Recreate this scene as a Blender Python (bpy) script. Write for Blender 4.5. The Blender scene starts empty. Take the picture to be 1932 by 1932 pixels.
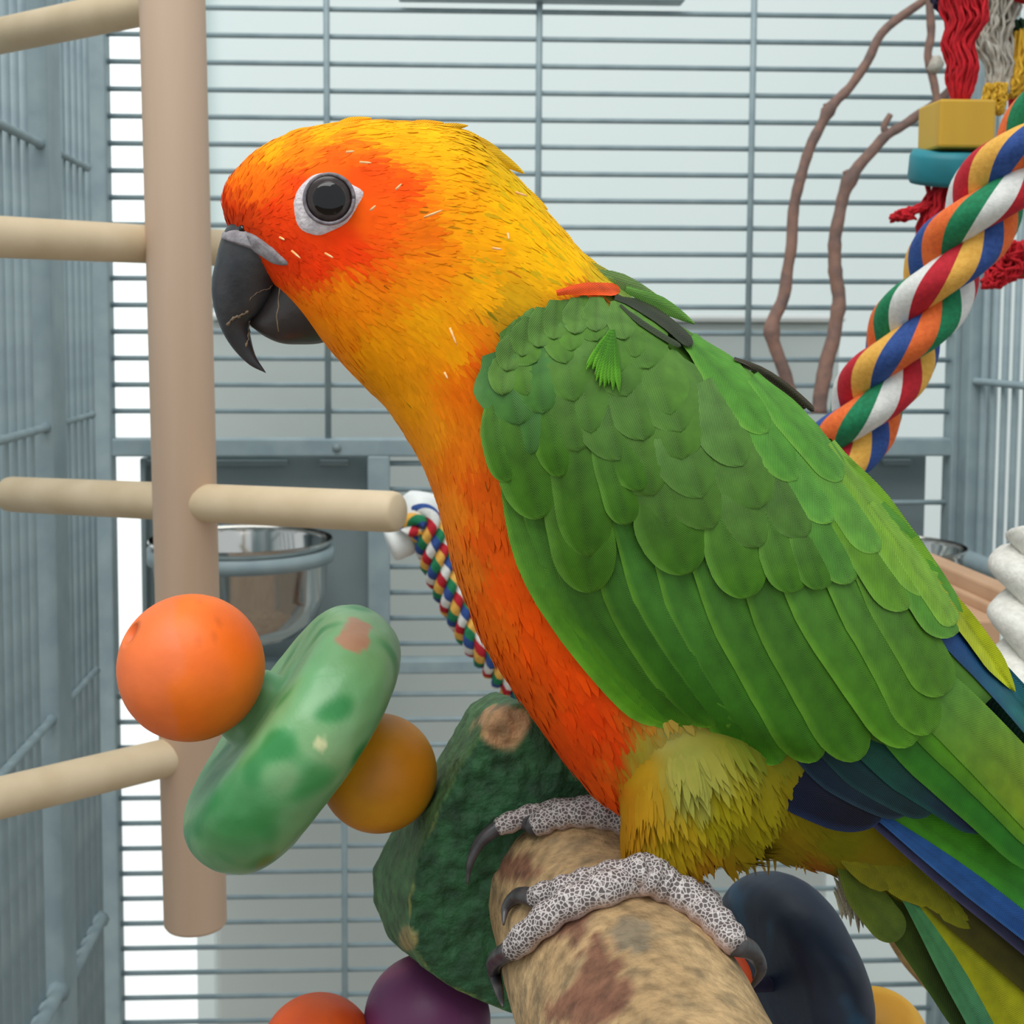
import bpy, math, random
from mathutils import Vector, Matrix, noise
from mathutils.bvhtree import BVHTree

random.seed(7)
scene = bpy.context.scene
COL = scene.collection

# ------------------------------------------------------------------ camera
F, CX, CY = 2600.0, 880.0, 815.0            # focal length and principal point in photo pixels (1932 x 1932)
CAM = Vector((0.0, 0.0, 1.30))
ey = Vector(((766 - CX) / F, (615 - CY) / F, 1.0)).normalized()    # cage depth axis seen in the image
ex = Vector((1.0, 0.0, -ey.x / ey.z)).normalized()
ed = ey.cross(ex)                                                   # world down
Rw = Matrix((ex, ey, -ed))
cam_x = Rw @ Vector((1, 0, 0)); cam_y = Rw @ Vector((0, -1, 0)); cam_z = Rw @ Vector((0, 0, -1))
cd = bpy.data.cameras.new('camera'); cam = bpy.data.objects.new('camera', cd); COL.objects.link(cam)
cam.matrix_world = Matrix(((cam_x.x, cam_y.x, cam_z.x, CAM.x), (cam_x.y, cam_y.y, cam_z.y, CAM.y),
                           (cam_x.z, cam_y.z, cam_z.z, CAM.z), (0, 0, 0, 1)))
cd.sensor_width = 36; cd.sensor_fit = 'HORIZONTAL'; cd.lens = 36 * F / 1932
cd.shift_x = (966 - CX) / 1932; cd.shift_y = -(966 - CY) / 1932
cd.clip_start = 0.01; cd.clip_end = 50
cd.dof.use_dof = True; cd.dof.focus_distance = 0.245; cd.dof.aperture_fstop = (36 * F / 1932) / 0.75
scene.camera = cam

# ------------------------------------------------------------------ light
w = bpy.data.worlds.new('world'); scene.world = w; w.use_nodes = True
bgn = w.node_tree.nodes['Background']; bgn.inputs[0].default_value = (0.92, 0.98, 1.0, 1); bgn.inputs[1].default_value = 0.72

def area(name, loc, target, sx, sy, power, col):
    l = bpy.data.lights.new(name, 'AREA'); l.shape = 'RECTANGLE'; l.size = sx; l.size_y = sy; l.energy = power; l.color = col
    o = bpy.data.objects.new(name, l); COL.objects.link(o); o.location = loc
    o.rotation_euler = (Vector(target) - Vector(loc)).to_track_quat('-Z', 'Y').to_euler()
area('added_overhead_light', (-0.35, -0.25, 2.75), (0, 0.35, 1.25), 1.5, 1.2, 24, (1.0, 0.99, 0.96))  # unseen soft overhead light, added to shade the parrot from above; no window modelled

scene.view_settings.view_transform = 'Standard'; scene.view_settings.look = 'None'
scene.view_settings.gamma = 1.0; scene.view_settings.use_curve_mapping = False
scene.view_settings.exposure = 0.05

# ------------------------------------------------------------------ helpers
def ray(px, py):
    d = cam_x * ((px - CX) / F) - cam_y * ((py - CY) / F) - cam_z
    return d
def at(px, py, Y):
    d = ray(px, py); return CAM + d * (Y / d.y)
def pix(p):
    q = p - CAM; x = q.dot(cam_x); y = q.dot(cam_y); z = -q.dot(cam_z)
    return CX + F * x / z, CY - F * y / z
def lin(c):
    return tuple(((v / 255) / 12.92 if v / 255 <= 0.04045 else ((v / 255 + 0.055) / 1.055) ** 2.4) for v in c)
def lerp(a, b, t): return a + (b - a) * t
def mix(a, b, t): return tuple(x + (y - x) * t for x, y in zip(a, b))
def interp(x, xs, ys):
    if x <= xs[0]: return ys[0]
    for i in range(1, len(xs)):
        if x <= xs[i]:
            t = (x - xs[i - 1]) / (xs[i] - xs[i - 1]); return lerp(ys[i - 1], ys[i], t)
    return ys[-1]
def smooth(a, b, x):
    t = max(0, min(1, (x - a) / (b - a))); return t * t * (3 - 2 * t)
def inside(x, y, poly):
    c = False; j = len(poly) - 1
    for i in range(len(poly)):
        xi, yi = poly[i]; xj, yj = poly[j]
        if (yi > y) != (yj > y) and x < (xj - xi) * (y - yi) / (yj - yi) + xi: c = not c
        j = i
    return c
def catmull(pts, n):
    P = [Vector(p) for p in pts]; P = [P[0] * 2 - P[1]] + P + [P[-1] * 2 - P[-2]]
    out = []; segs = len(P) - 3
    for k in range(n):
        t = k / (n - 1) * segs; i = min(int(t), segs - 1); t -= i
        a, b, c, d = P[i:i + 4]
        out.append(0.5 * ((2 * b) + (c - a) * t + (2 * a - 5 * b + 4 * c - d) * t * t + (3 * b - a - 3 * c + d) * t ** 3))
    return out

WL = {}
def link(o, parent, loc):
    COL.objects.link(o); o.location = loc; WL[o.name] = Vector(loc)
    if parent is not None:
        o.parent = parent; o.matrix_parent_inverse = Matrix.Translation(-WL[parent.name])
    return o
def tag(o, label=None, cat=None, group=None, kind=None):
    if label: o['label'] = label
    if cat: o['category'] = cat
    if group: o['group'] = group
    if kind: o['kind'] = kind
    return o
def empty(name, loc):
    o = bpy.data.objects.new(name, None); o.empty_display_size = 0.01; return link(o, None, loc)
def obj(name, verts, faces, mats, parent=None, cols=None, uvs=None, midx=None, flat=False):
    verts = [Vector(v) for v in verts]
    c = Vector((0, 0, 0))
    for v in verts: c += v
    c /= len(verts)
    me = bpy.data.meshes.new(name); me.from_pydata([v - c for v in verts], [], faces)
    if not isinstance(mats, (list, tuple)): mats = [mats]
    for m in mats: me.materials.append(m)
    if not flat: me.polygons.foreach_set('use_smooth', [True] * len(me.polygons))
    if midx: me.polygons.foreach_set('material_index', midx)
    if cols:
        a = me.attributes.new('Col', 'FLOAT_COLOR', 'POINT')
        a.data.foreach_set('color', [x for q in cols for x in (q[0], q[1], q[2], 1.0)])
    if uvs:
        ul = me.uv_layers.new(name='UVMap'); li = [0] * len(me.loops); me.loops.foreach_get('vertex_index', li)
        ul.data.foreach_set('uv', [x for i in li for x in uvs[i]])
    me.update()
    return link(bpy.data.objects.new(name, me), parent, c)

def frames(path):
    P = [Vector(p) for p in path]; T = []
    for i in range(len(P)):
        t = P[min(i + 1, len(P) - 1)] - P[max(i - 1, 0)]; T.append(t.normalized())
    n = T[0].orthogonal().normalized(); out = []
    for i in range(len(P)):
        n = (n - T[i] * n.dot(T[i])).normalized(); out.append((P[i], T[i], n, T[i].cross(n)))
    return out
def tube(path, radii, n=12, mod=None):
    fr = frames(path); V = []; Fc = []
    for i, (p, t, a, b) in enumerate(fr):
        r = radii[i] if isinstance(radii, (list, tuple)) else radii
        for k in range(n):
            th = 2 * math.pi * k / n; rr = r * (mod(i, k, p) if mod else 1)
            V.append(p + (a * math.cos(th) + b * math.sin(th)) * rr)
    for i in range(len(fr) - 1):
        for k in range(n):
            k2 = (k + 1) % n; Fc.append((i * n + k, i * n + k2, (i + 1) * n + k2, (i + 1) * n + k))
    V.append(fr[0][0]); V.append(fr[-1][0]); c0 = len(V) - 2; c1 = c0 + 1; L = (len(fr) - 1) * n
    for k in range(n):
        k2 = (k + 1) % n; Fc.append((c0, k2, k)); Fc.append((c1, L + k, L + k2))
    return V, Fc
def lathe(profile, c, axis, n=40, mod=None):
    """profile: list of (radius, offset along axis)"""
    axis = Vector(axis).normalized(); a = axis.orthogonal().normalized(); b = axis.cross(a); c = Vector(c); V = []; Fc = []
    for i, (r, h) in enumerate(profile):
        for k in range(n):
            th = 2 * math.pi * k / n
            V.append(c + axis * h + (a * math.cos(th) + b * math.sin(th)) * r)
    for i in range(len(profile) - 1):
        for k in range(n):
            k2 = (k + 1) % n; Fc.append((i * n + k, i * n + k2, (i + 1) * n + k2, (i + 1) * n + k))
    if mod: V = [mod(v) for v in V]
    return V, Fc
def box(p0, p1, bev=0.0):
    x0, y0, z0 = p0; x1, y1, z1 = p1
    V = [(x, y, z) for x in (x0, x1) for y in (y0, y1) for z in (z0, z1)]
    Fc = [(0, 1, 3, 2), (4, 6, 7, 5), (0, 4, 5, 1), (2, 3, 7, 6), (0, 2, 6, 4), (1, 5, 7, 3)]
    return [Vector(v) for v in V], Fc
def join(*parts):
    V = []; Fc = []
    for v, f in parts:
        o = len(V); V += list(v); Fc += [tuple(i + o for i in q) for q in f]
    return V, Fc
def bevel(o, wd, seg=2):
    m = o.modifiers.new('bevel', 'BEVEL'); m.width = wd; m.segments = seg; m.limit_method = 'ANGLE'; return o
def remesh(verts, faces, voxel, smooth_it=4):
    me = bpy.data.meshes.new('tmp'); me.from_pydata([Vector(v) for v in verts], [], faces)
    o = bpy.data.objects.new('tmp', me); COL.objects.link(o)
    r = o.modifiers.new('r', 'REMESH'); r.mode = 'VOXEL'; r.voxel_size = voxel
    s = o.modifiers.new('s', 'SMOOTH'); s.iterations = smooth_it; s.factor = 0.5
    dg = bpy.context.evaluated_depsgraph_get(); ev = o.evaluated_get(dg); m2 = ev.to_mesh()
    V = [v.co.copy() for v in m2.vertices]; Fc = [tuple(p.vertices) for p in m2.polygons]; N = [v.normal.copy() for v in m2.vertices]
    ev.to_mesh_clear(); bpy.data.objects.remove(o); bpy.data.meshes.remove(me)
    return V, Fc, N

# ------------------------------------------------------------------ materials
def mat(name, rgb, rough=0.5, metal=0.0, spec=0.5, noise_scale=None, rgb2=None, bump=0.0, bump_scale=200, stretch=(1, 1, 1), ramp=(0.35, 0.65), attr=False, sheen=0.0, amp=(.93, 1.05)):
    m = bpy.data.materials.new(name); m.use_nodes = True; nt = m.node_tree; b = nt.nodes['Principled BSDF']
    b.inputs['Roughness'].default_value = rough; b.inputs['Metallic'].default_value = metal
    b.inputs['Specular IOR Level'].default_value = spec
    if sheen: b.inputs['Sheen Weight'].default_value = sheen
    base = (*lin(rgb), 1); b.inputs['Base Color'].default_value = base
    tc = nt.nodes.new('ShaderNodeTexCoord'); mp = nt.nodes.new('ShaderNodeMapping'); mp.inputs['Scale'].default_value = stretch
    nt.links.new(tc.outputs['Object'], mp.inputs['Vector'])
    colsock = None
    if attr:
        at_ = nt.nodes.new('ShaderNodeAttribute'); at_.attribute_name = 'Col'; colsock = at_.outputs['Color']
    if noise_scale:
        n = nt.nodes.new('ShaderNodeTexNoise'); n.inputs['Scale'].default_value = noise_scale; n.inputs['Detail'].default_value = 5
        nt.links.new(mp.outputs[0], n.inputs['Vector'])
        r = nt.nodes.new('ShaderNodeValToRGB'); r.color_ramp.elements[0].position = ramp[0]; r.color_ramp.elements[1].position = ramp[1]
        if attr:
            r.color_ramp.elements[0].color = (amp[0], amp[0], amp[0], 1); r.color_ramp.elements[1].color = (amp[1], amp[1], amp[1], 1)
            nt.links.new(n.outputs['Fac'], r.inputs[0])
            mx = nt.nodes.new('ShaderNodeMix'); mx.data_type = 'RGBA'; mx.blend_type = 'MULTIPLY'; mx.inputs[0].default_value = 1
            nt.links.new(colsock, mx.inputs[6]); nt.links.new(r.outputs[0], mx.inputs[7]); colsock = mx.outputs[2]
        else:
            r.color_ramp.elements[0].color = base; r.color_ramp.elements[1].color = (*lin(rgb2), 1)
            nt.links.new(n.outputs['Fac'], r.inputs[0]); colsock = r.outputs[0]
    if colsock is not None: nt.links.new(colsock, b.inputs['Base Color'])
    if bump:
        n2 = nt.nodes.new('ShaderNodeTexNoise'); n2.inputs['Scale'].default_value = bump_scale; n2.inputs['Detail'].default_value = 4
        nt.links.new(mp.outputs[0], n2.inputs['Vector'])
        bp = nt.nodes.new('ShaderNodeBump'); bp.inputs['Strength'].default_value = bump; bp.inputs['Distance'].default_value = 0.001
        nt.links.new(n2.outputs['Fac'], bp.inputs['Height']); nt.links.new(bp.outputs[0], b.inputs['Normal'])
    return m

def feather_mat():
    m = bpy.data.materials.new('feather_vane'); m.use_nodes = True; nt = m.node_tree; b = nt.nodes['Principled BSDF']
    b.inputs['Roughness'].default_value = 0.62; b.inputs['Specular IOR Level'].default_value = 0.25
    a = nt.nodes.new('ShaderNodeAttribute'); a.attribute_name = 'Col'
    uv = nt.nodes.new('ShaderNodeUVMap'); uv.uv_map = 'UVMap'
    sp = nt.nodes.new('ShaderNodeSeparateXYZ'); nt.links.new(uv.outputs[0], sp.inputs[0])
    ab = nt.nodes.new('ShaderNodeMath'); ab.operation = 'ABSOLUTE'; nt.links.new(sp.outputs[0], ab.inputs[0])
    sub = nt.nodes.new('ShaderNodeMath'); sub.operation = 'MULTIPLY_ADD'; nt.links.new(ab.outputs[0], sub.inputs[0]); sub.inputs[1].default_value = -1.6
    nt.links.new(sp.outputs[1], sub.inputs[2])
    mu = nt.nodes.new('ShaderNodeMath'); mu.operation = 'MULTIPLY'; nt.links.new(sub.outputs[0], mu.inputs[0]); mu.inputs[1].default_value = 1.05
    si = nt.nodes.new('ShaderNodeMath'); si.operation = 'SINE'; nt.links.new(mu.outputs[0], si.inputs[0])
    tc = nt.nodes.new('ShaderNodeTexCoord'); n = nt.nodes.new('ShaderNodeTexNoise'); n.inputs['Scale'].default_value = 260; n.inputs['Detail'].default_value = 4
    nt.links.new(tc.outputs['Object'], n.inputs['Vector'])
    r = nt.nodes.new('ShaderNodeValToRGB'); r.color_ramp.elements[0].position = 0.3; r.color_ramp.elements[1].position = 0.7
    r.color_ramp.elements[0].color = (0.78, 0.8, 0.8, 1); r.color_ramp.elements[1].color = (1.14, 1.12, 1.1, 1)
    nt.links.new(n.outputs['Fac'], r.inputs[0])
    mx = nt.nodes.new('ShaderNodeMix'); mx.data_type = 'RGBA'; mx.blend_type = 'MULTIPLY'; mx.inputs[0].default_value = 1
    nt.links.new(a.outputs['Color'], mx.inputs[6]); nt.links.new(r.outputs[0], mx.inputs[7]); nt.links.new(mx.outputs[2], b.inputs['Base Color'])
    bp = nt.nodes.new('ShaderNodeBump'); bp.inputs['Strength'].default_value = 0.45; bp.inputs['Distance'].default_value = 0.00012
    nt.links.new(si.outputs[0], bp.inputs['Height']); nt.links.new(bp.outputs[0], b.inputs['Normal'])
    return m

def scale_skin_mat():
    m = bpy.data.materials.new('scaly_skin'); m.use_nodes = True; nt = m.node_tree; b = nt.nodes['Principled BSDF']
    b.inputs['Roughness'].default_value = 0.6
    tc = nt.nodes.new('ShaderNodeTexCoord'); v = nt.nodes.new('ShaderNodeTexVoronoi'); v.feature = 'DISTANCE_TO_EDGE'; v.inputs['Scale'].default_value = 1250
    nt.links.new(tc.outputs['Object'], v.inputs['Vector'])
    r = nt.nodes.new('ShaderNodeValToRGB'); e = r.color_ramp.elements
    e[0].position = 0.03; e[0].color = (*lin((206, 200, 198)), 1); e[1].position = 0.20; e[1].color = (*lin((88, 80, 80)), 1)
    k = e.new(0.09); k.color = (*lin((150, 140, 138)), 1)
    nt.links.new(v.outputs['Distance'], r.inputs[0])
    at_ = nt.nodes.new('ShaderNodeAttribute'); at_.attribute_name = 'Col'
    mx = nt.nodes.new('ShaderNodeMix'); mx.data_type = 'RGBA'
    nt.links.new(at_.outputs['Fac'], mx.inputs[0]); nt.links.new(r.outputs[0], mx.inputs[6]); mx.inputs[7].default_value = (*lin((190, 165, 155)), 1)
    nt.links.new(mx.outputs[2], b.inputs['Base Color'])
    bp = nt.nodes.new('ShaderNodeBump'); bp.inputs['Strength'].default_value = 0.5; bp.inputs['Distance'].default_value = 0.0003; bp.invert = True
    nt.links.new(v.outputs['Distance'], bp.inputs['Height']); nt.links.new(bp.outputs[0], b.inputs['Normal'])
    return m

M = dict(
    wall=mat('white_wall_paint', (234, 244, 243), 0.9, noise_scale=3, rgb2=(230, 242, 241)),
    floor=mat('floor_boards', (150, 130, 110), 0.7, noise_scale=8, rgb2=(130, 110, 92)),
    board=mat('pale_grey_board', (205, 212, 208), 0.6, noise_scale=4, rgb2=(196, 204, 200)),
    cage=mat('grey_powder_coat', (134, 153, 160), 0.45, noise_scale=60, rgb2=(150, 168, 172), bump=0.15, bump_scale=900),
    feeder=mat('dark_grey_plastic', (124, 139, 142), 0.5, noise_scale=30, rgb2=(132, 147, 150)),
    steel=mat('polished_steel', (205, 205, 202), 0.12, metal=1.0),
    beech=mat('beech_wood', (216, 188, 164), 0.6, noise_scale=40, rgb2=(204, 174, 148), stretch=(1, 1, 0.08), bump=0.05),
    dowel=mat('pale_dowel_wood', (216, 196, 164), 0.6, noise_scale=60, rgb2=(205, 184, 150), bump=0.05),
    white=mat('white_plastic', (235, 238, 236), 0.4, noise_scale=20, rgb2=(228, 232, 230)),
    beak=mat('black_horn', (40, 43, 48), 0.42, noise_scale=160, rgb2=(62, 62, 64), bump=0.12, bump_scale=700),
    beak2=mat('brownish_black_horn', (42, 38, 38), 0.4, noise_scale=160, rgb2=(56, 50, 48), bump=0.1, bump_scale=700),
    flake=mat('flaking_horn', (150, 128, 100), 0.7, noise_scale=400, rgb2=(110, 96, 80)),
    cere=mat('grey_cere', (150, 146, 150), 0.6, noise_scale=500, rgb2=(120, 112, 116), bump=0.3, bump_scale=900),
    eyeskin=mat('white_eye_ring_skin', (222, 214, 216), 0.55, noise_scale=700, rgb2=(196, 188, 192), bump=0.45, bump_scale=1100),
    iris=mat('dark_brown_iris', (58, 46, 44), 0.25, noise_scale=600, rgb2=(40, 32, 32)),
    iris2=mat('grey_brown_iris', (66, 54, 50), 0.2, noise_scale=900, rgb2=(46, 38, 36)),
    eyelid=mat('grey_eyelid', (128, 122, 128), 0.5, noise_scale=900, rgb2=(96, 90, 96)),
    pupil=mat('black_pupil', (8, 8, 10), 0.1),
    claw=mat('dark_claw_horn', (52, 50, 54), 0.35, noise_scale=300, rgb2=(84, 80, 82)),
    quill=mat('pale_pin_quill', (255, 170, 90), 0.5, noise_scale=900, rgb2=(255, 214, 160)),
    feather=feather_mat(), skin=scale_skin_mat(),
    plume=mat('soft_plumage', (255, 160, 0), 0.75, attr=True, noise_scale=300, spec=0.15),
    dyed=mat('dyed_wood', (255, 120, 0), 0.5, attr=True, noise_scale=120, bump=0.08, bump_scale=400),
    dyed_gloss=mat('glossy_dyed_wood', (90, 150, 90), 0.34, attr=True, noise_scale=90, bump=0.25, bump_scale=160),
    rough_wood=mat('rough_dyed_wood', (40, 90, 50), 0.65, attr=True, noise_scale=260, bump=1.0, bump_scale=420, amp=(.6, 1.25)),
    bark=mat('peeled_branch', (170, 140, 100), 0.8, attr=True, noise_scale=330, bump=1.0, bump_scale=420, amp=(.62, 1.12), ramp=(.3, .6)),
    twig=mat('brown_twig', (146, 112, 98), 0.8, noise_scale=120, rgb2=(112, 92, 86), bump=0.3, bump_scale=300),
    tan=mat('tan_wood', (204, 164, 130), 0.6, noise_scale=25, rgb2=(190, 150, 116), stretch=(0.2, 1, 1)),
    cord=mat('jute_cord', (170, 140, 90), 0.9, noise_scale=400, rgb2=(140, 112, 70)),
    yellow_wood=mat('yellow_dyed_wood', (206, 166, 44), 0.6, noise_scale=30, rgb2=(190, 148, 40), stretch=(1, 1, 0.1)),
    teal_wood=mat('teal_dyed_wood', (24, 130, 144), 0.55, noise_scale=40, rgb2=(18, 112, 124)),
    white_rope=mat('white_cotton', (226, 224, 216), 0.9, noise_scale=500, rgb2=(208, 206, 198), bump=0.3, bump_scale=900),
    r_white=mat('rope_white', (222, 222, 218), 0.85, noise_scale=700, rgb2=(206, 208, 204), bump=0.2, bump_scale=1500),
    r_red=mat('rope_red', (190, 26, 44), 0.85, noise_scale=700, rgb2=(170, 20, 36), bump=0.2, bump_scale=1500),
    r_yellow=mat('rope_yellow', (230, 176, 80), 0.85, noise_scale=700, rgb2=(216, 160, 66), bump=0.2, bump_scale=1500),
    r_navy=mat('rope_navy', (34, 66, 130), 0.85, noise_scale=700, rgb2=(46, 80, 146), bump=0.2, bump_scale=1500),
    r_orange=mat('rope_orange', (230, 110, 46), 0.85, noise_scale=700, rgb2=(214, 96, 40), bump=0.2, bump_scale=1500),
    r_green=mat('rope_green', (20, 128, 84), 0.85, noise_scale=700, rgb2=(16, 110, 70), bump=0.2, bump_scale=1500),
    tassel_red=mat('red_cotton', (196, 16, 34), 0.9, noise_scale=300, rgb2=(168, 10, 24)),
    tassel_white=mat('grey_white_cotton', (186, 182, 172), 0.9, noise_scale=300, rgb2=(160, 152, 138)),
    tassel_yellow=mat('yellow_cotton', (220, 176, 50), 0.9, noise_scale=300, rgb2=(196, 150, 40)),
    tassel_navy=mat('navy_cotton', (44, 40, 70), 0.9, noise_scale=300, rgb2=(34, 30, 56)),
    tassel_green=mat('green_cotton', (30, 64, 40), 0.9, noise_scale=300, rgb2=(24, 48, 32)),
)

# ------------------------------------------------------------------ the room
def flat_quad(name, pts, m): return tag(obj(name, pts, [(0, 1, 2, 3)], m, flat=True), kind='structure')
v, f = box((-3, 1.60, 0), (3, 1.70, 2.9)); tag(obj('wall_back', v, f, M['wall'], flat=True), kind='structure')
v, f = box((-3, -2.5, -0.06), (3, 1.70, 0)); tag(obj('floor', v, f, M['floor'], flat=True), kind='structure')

# added glowing pane, a guessed window, whitens the left strip; edge behind the pole
wm = bpy.data.materials.new('added_pane_glow'); wm.use_nodes = True; _b = wm.node_tree.nodes['Principled BSDF']
_b.inputs['Base Color'].default_value = (.9, .95, .95, 1); _b.inputs['Emission Color'].default_value = (.97, 1, 1, 1); _b.inputs['Emission Strength'].default_value = .55
wx0 = at(-700, 600, 1.59).x; wx1 = at(366, 900, 1.59).x
v, f = box((wx0, 1.585, .45), (wx1, 1.60, 2.3)); win = tag(obj('added_pane_1', v, f, wm, flat=True), kind='structure')
for a_, b_ in (((wx0 - .04, 1.57, .40), (wx0, 1.60, 2.35)), ((wx1, 1.57, .40), (wx1 + .02, 1.60, 2.35)), ((wx0, 1.57, 2.3), (wx1, 1.60, 2.35)), ((wx0, 1.57, .40), (wx1, 1.60, .45))):
    v, f = box(a_, b_); obj('added_pane_frame', v, f, M['wall'], win, flat=True)

# ------------------------------------------------------------------ the cage
YB = 0.85
cage = empty('bird_cage', (at(1000, 1932, YB).x, 0.6, 0.80))
tag(cage, 'grey powder coated wire bird cage with horizontal back bars', 'cage')
zt = at(766, -260, YB).z; zb = at(766, 2250, YB).z
xl = at(190, 600, YB).x; xr = at(1815, 600, YB).x
T = 0.0145
def zy(py, Y=YB, px=766): return at(px, py, Y).z
def xx(px, Y=YB, py=800): return at(px, py, Y).x
# back frame
x_lp0, x_lp1 = xx(168), xx(214); x_rp0, x_rp1 = xx(1788), xx(1838)
def cbox(name, p0, p1, m, parent, bev=0.0012):
    v, f = box(p0, p1); o = obj(name, v, f, m, parent, flat=True)
    if bev: bevel(o, bev)
    return o
back = empty('back_panel', (0, YB, 1.2)); back.parent = cage; back.matrix_parent_inverse = Matrix.Translation(-WL[cage.name])
for a0, a1 in ((x_lp0, x_lp1), (x_rp0, x_rp1)):
    cbox('frame_post', (a0, YB - 0.007, zb), (a1, YB + 0.008, zt), M['cage'], back)
cbox('frame_rail', (x_lp1 - 0.001, YB - 0.006, zy(860)), (x_rp0 + 0.001, YB + 0.007, zy(826)), M['cage'], back)
cbox('frame_rail', (xx(268), YB - 0.006, zy(1268)), (xx(1600), YB + 0.007, zy(1242)), M['cage'], back)
for a in ((694, 736), (1566, 1604)):
    cbox('frame_post', (xx(a[0], py=1000), YB - 0.006, zy(1245)), (xx(a[1], py=1000), YB + 0.007, zy(858)), M['cage'], back)
p0 = zy(14.5, px=400); p1 = zy(676, px=400); pitch = (p0 - p1) / 13
RB = 0.00165
def wire_mesh(p, q, r, n=8):
    return tube([p, lerp(Vector(p), Vector(q), .5), q], r, n)
k = -6
while True:
    z = p0 - k * pitch; k += 1
    if z < zb: break
    if z > zt: continue
    py = pix(Vector((0, YB, z)))[1]
    if 812 < py < 872 or 1232 < py < 1278: continue
    spans = [(x_lp0 + .004, x_rp1 - .004)]
    if 860 < py < 1240: spans = [(xx(715, py=1000), xx(1585, py=1000))]
    for a, b_ in spans:
        v, f = wire_mesh((a, YB, z), (b_, YB, z), RB); obj('bar', v, f, M['cage'], back)
v, f = wire_mesh((xx(1590, py=1000), YB, zy(950)), (x_rp0 + .003, YB, zy(950)), RB); obj('bar', v, f, M['cage'], back)
for px, ya, yb_ in ((618, -260, 828), (1014, -260, 828), (1413, -260, 828), (650, 1262, 2250), (1040, 862, 2250), (1420, 862, 2250)):
    x = xx(px, py=0.5 * (max(ya, 0) + min(yb_, 1932)))
    v, f = wire_mesh((x, YB - 0.0030, zy(yb_)), (x, YB - 0.0030, zy(ya)), 0.0020); obj('upright_wire', v, f, M['cage'], back)
cbox('frame_rail', (x_lp0, YB - .007, zb - .012), (x_rp1, YB + .008, zb), M['cage'], back)
cbox('frame_rail', (x_lp0, YB - .007, zt), (x_rp1, YB + .008, zt + .012), M['cage'], back)
# rail screw heads
for px, py in ((636, 843), (1030, 843)):
    v, f = lathe([(0, -.0025), (.0022, -.0022), (.003, 0)], (xx(px), YB - .006, zy(py)), (0, 1, 0), 14); obj('screw', v, f, M['feeder'], back)
# nest box door sill on the top bars
cbox('door_sill', (xx(752, py=0), YB - 0.012, zy(4)), (xx(1286, py=0), YB + 0.002, zy(-40)), M['cage'], back)
# feeder doors
for x0, x1 in ((272, 694), (1604, 1748)):
    d = empty('feeder_door', (xx(0.5 * (x0 + x1)), YB, 1.1)); d.parent = cage; d.matrix_parent_inverse = Matrix.Translation(-WL[cage.name])
    cbox('door_plate', (xx(x0, .868), .866, zy(1250, .868)), (xx(x1, .868), .872, zy(858, .868)), M['feeder'], d)
    cbox('door_lip', (xx(x0, .868) + .002, .858, zy(876, .868)), (xx(x1, .868) - .05, .866, zy(866, .868)), M['feeder'], d, .0006)
    cbox('door_lip', (xx(x1, .868) - .03, .858, zy(876, .868)), (xx(x1, .868) - .012, .866, zy(866, .868)), M['feeder'], d, .0006)
    cbox('hinge_edge', (xx(x0, .868), .852, zy(1250, .868)), (xx(x0, .868) + .003, .866, zy(860, .868)), M['feeder'], d, .0006)
# side panels
def side_panel(xp, posts, bars_y, rods, dia):
    s = empty('side_panel', (xp, .7, 1.2)); s.parent = cage; s.matrix_parent_inverse = Matrix.Translation(-WL[cage.name])
    for y0, y1, dx in posts:
        cbox('frame_post', (xp - .008, y0, zb), (xp + .008 + dx, y1, zt), M['cage'], s)
    for y in bars_y:
        v, f = wire_mesh((xp, y, zb), (xp, y, zt), dia); obj('bar', v, f, M['cage'], s)
    sg = 1 if xp < 0 else -1
    for (y0, y1, z, r) in rods:
        v, f = tube([Vector((xp + sg * .004, y0, z)), Vector((xp + sg * .004, y1 - .004, z)), Vector((xp + sg * .004, y1 - .001, z)), Vector((xp + sg * .004, y1, z))], [r, r, r * 1.5, r * .4], 8); obj('rod', v, f, M['cage'], s)
    return s
XL = (205 - 766) / F * YB; XR = (1842 - 766) / F * YB
def ydep(px, X): return X * F / (px - 766)
ys = []; y = 0.33
while y < YB - .03: ys.append(y); y += .0145
posts = [(ydep(78, XL), ydep(104, XL), 0.0), (0.30, .325, 0)]
ys = [y for y in ys if not any(a - .004 < y < b + .004 for a, b, c in posts)]
rods = []
for (pa, pya) in ((75, 270), (82, 806), (98, 1337), (110, 1815)):
    z = at(pa, pya, ydep(pa, XL)).z; r = .0022 if pya < 1800 else .0045
    rods.append((.33, ydep(80, XL), z, r)); rods.append((ydep(102, XL), ydep(166, XL), z + (.0 if pya < 1800 else -.006), r * .8))
side_panel(XL, posts, ys, rods, .0026)
ys = []; y = 0.52
while y < YB - .02: ys.append(y); y += .0145
z = at(1880, 720, ydep(1880, XR)).z; z2 = at(1880, 1060, ydep(1880, XR)).z
side_panel(XR, [(0.50, .515, 0), (YB - .022, YB - .008, -.001)], ys, [(.52, YB, z, .0022), (.52, YB, z2, .006)], .0022)

# board behind the cage
bx0 = xx(398, 1.02, 1000); bx1 = xx(1578, 1.02, 1000)
bd = empty('backing_board', (0.1, 1.04, 0)); tag(bd, 'plain pale grey board standing behind the cage back bars', 'board')
cbox('panel', (bx0, 1.02, 0.0), (bx1, 1.05, zy(606, 1.02)), M['board'], bd, .004)
cbox('top_ledge', (bx0 - .002, 1.012, zy(606, 1.02) - .0), (bx1 + .002, 1.06, zy(590, 1.02)), M['white'], bd, .003)

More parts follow.
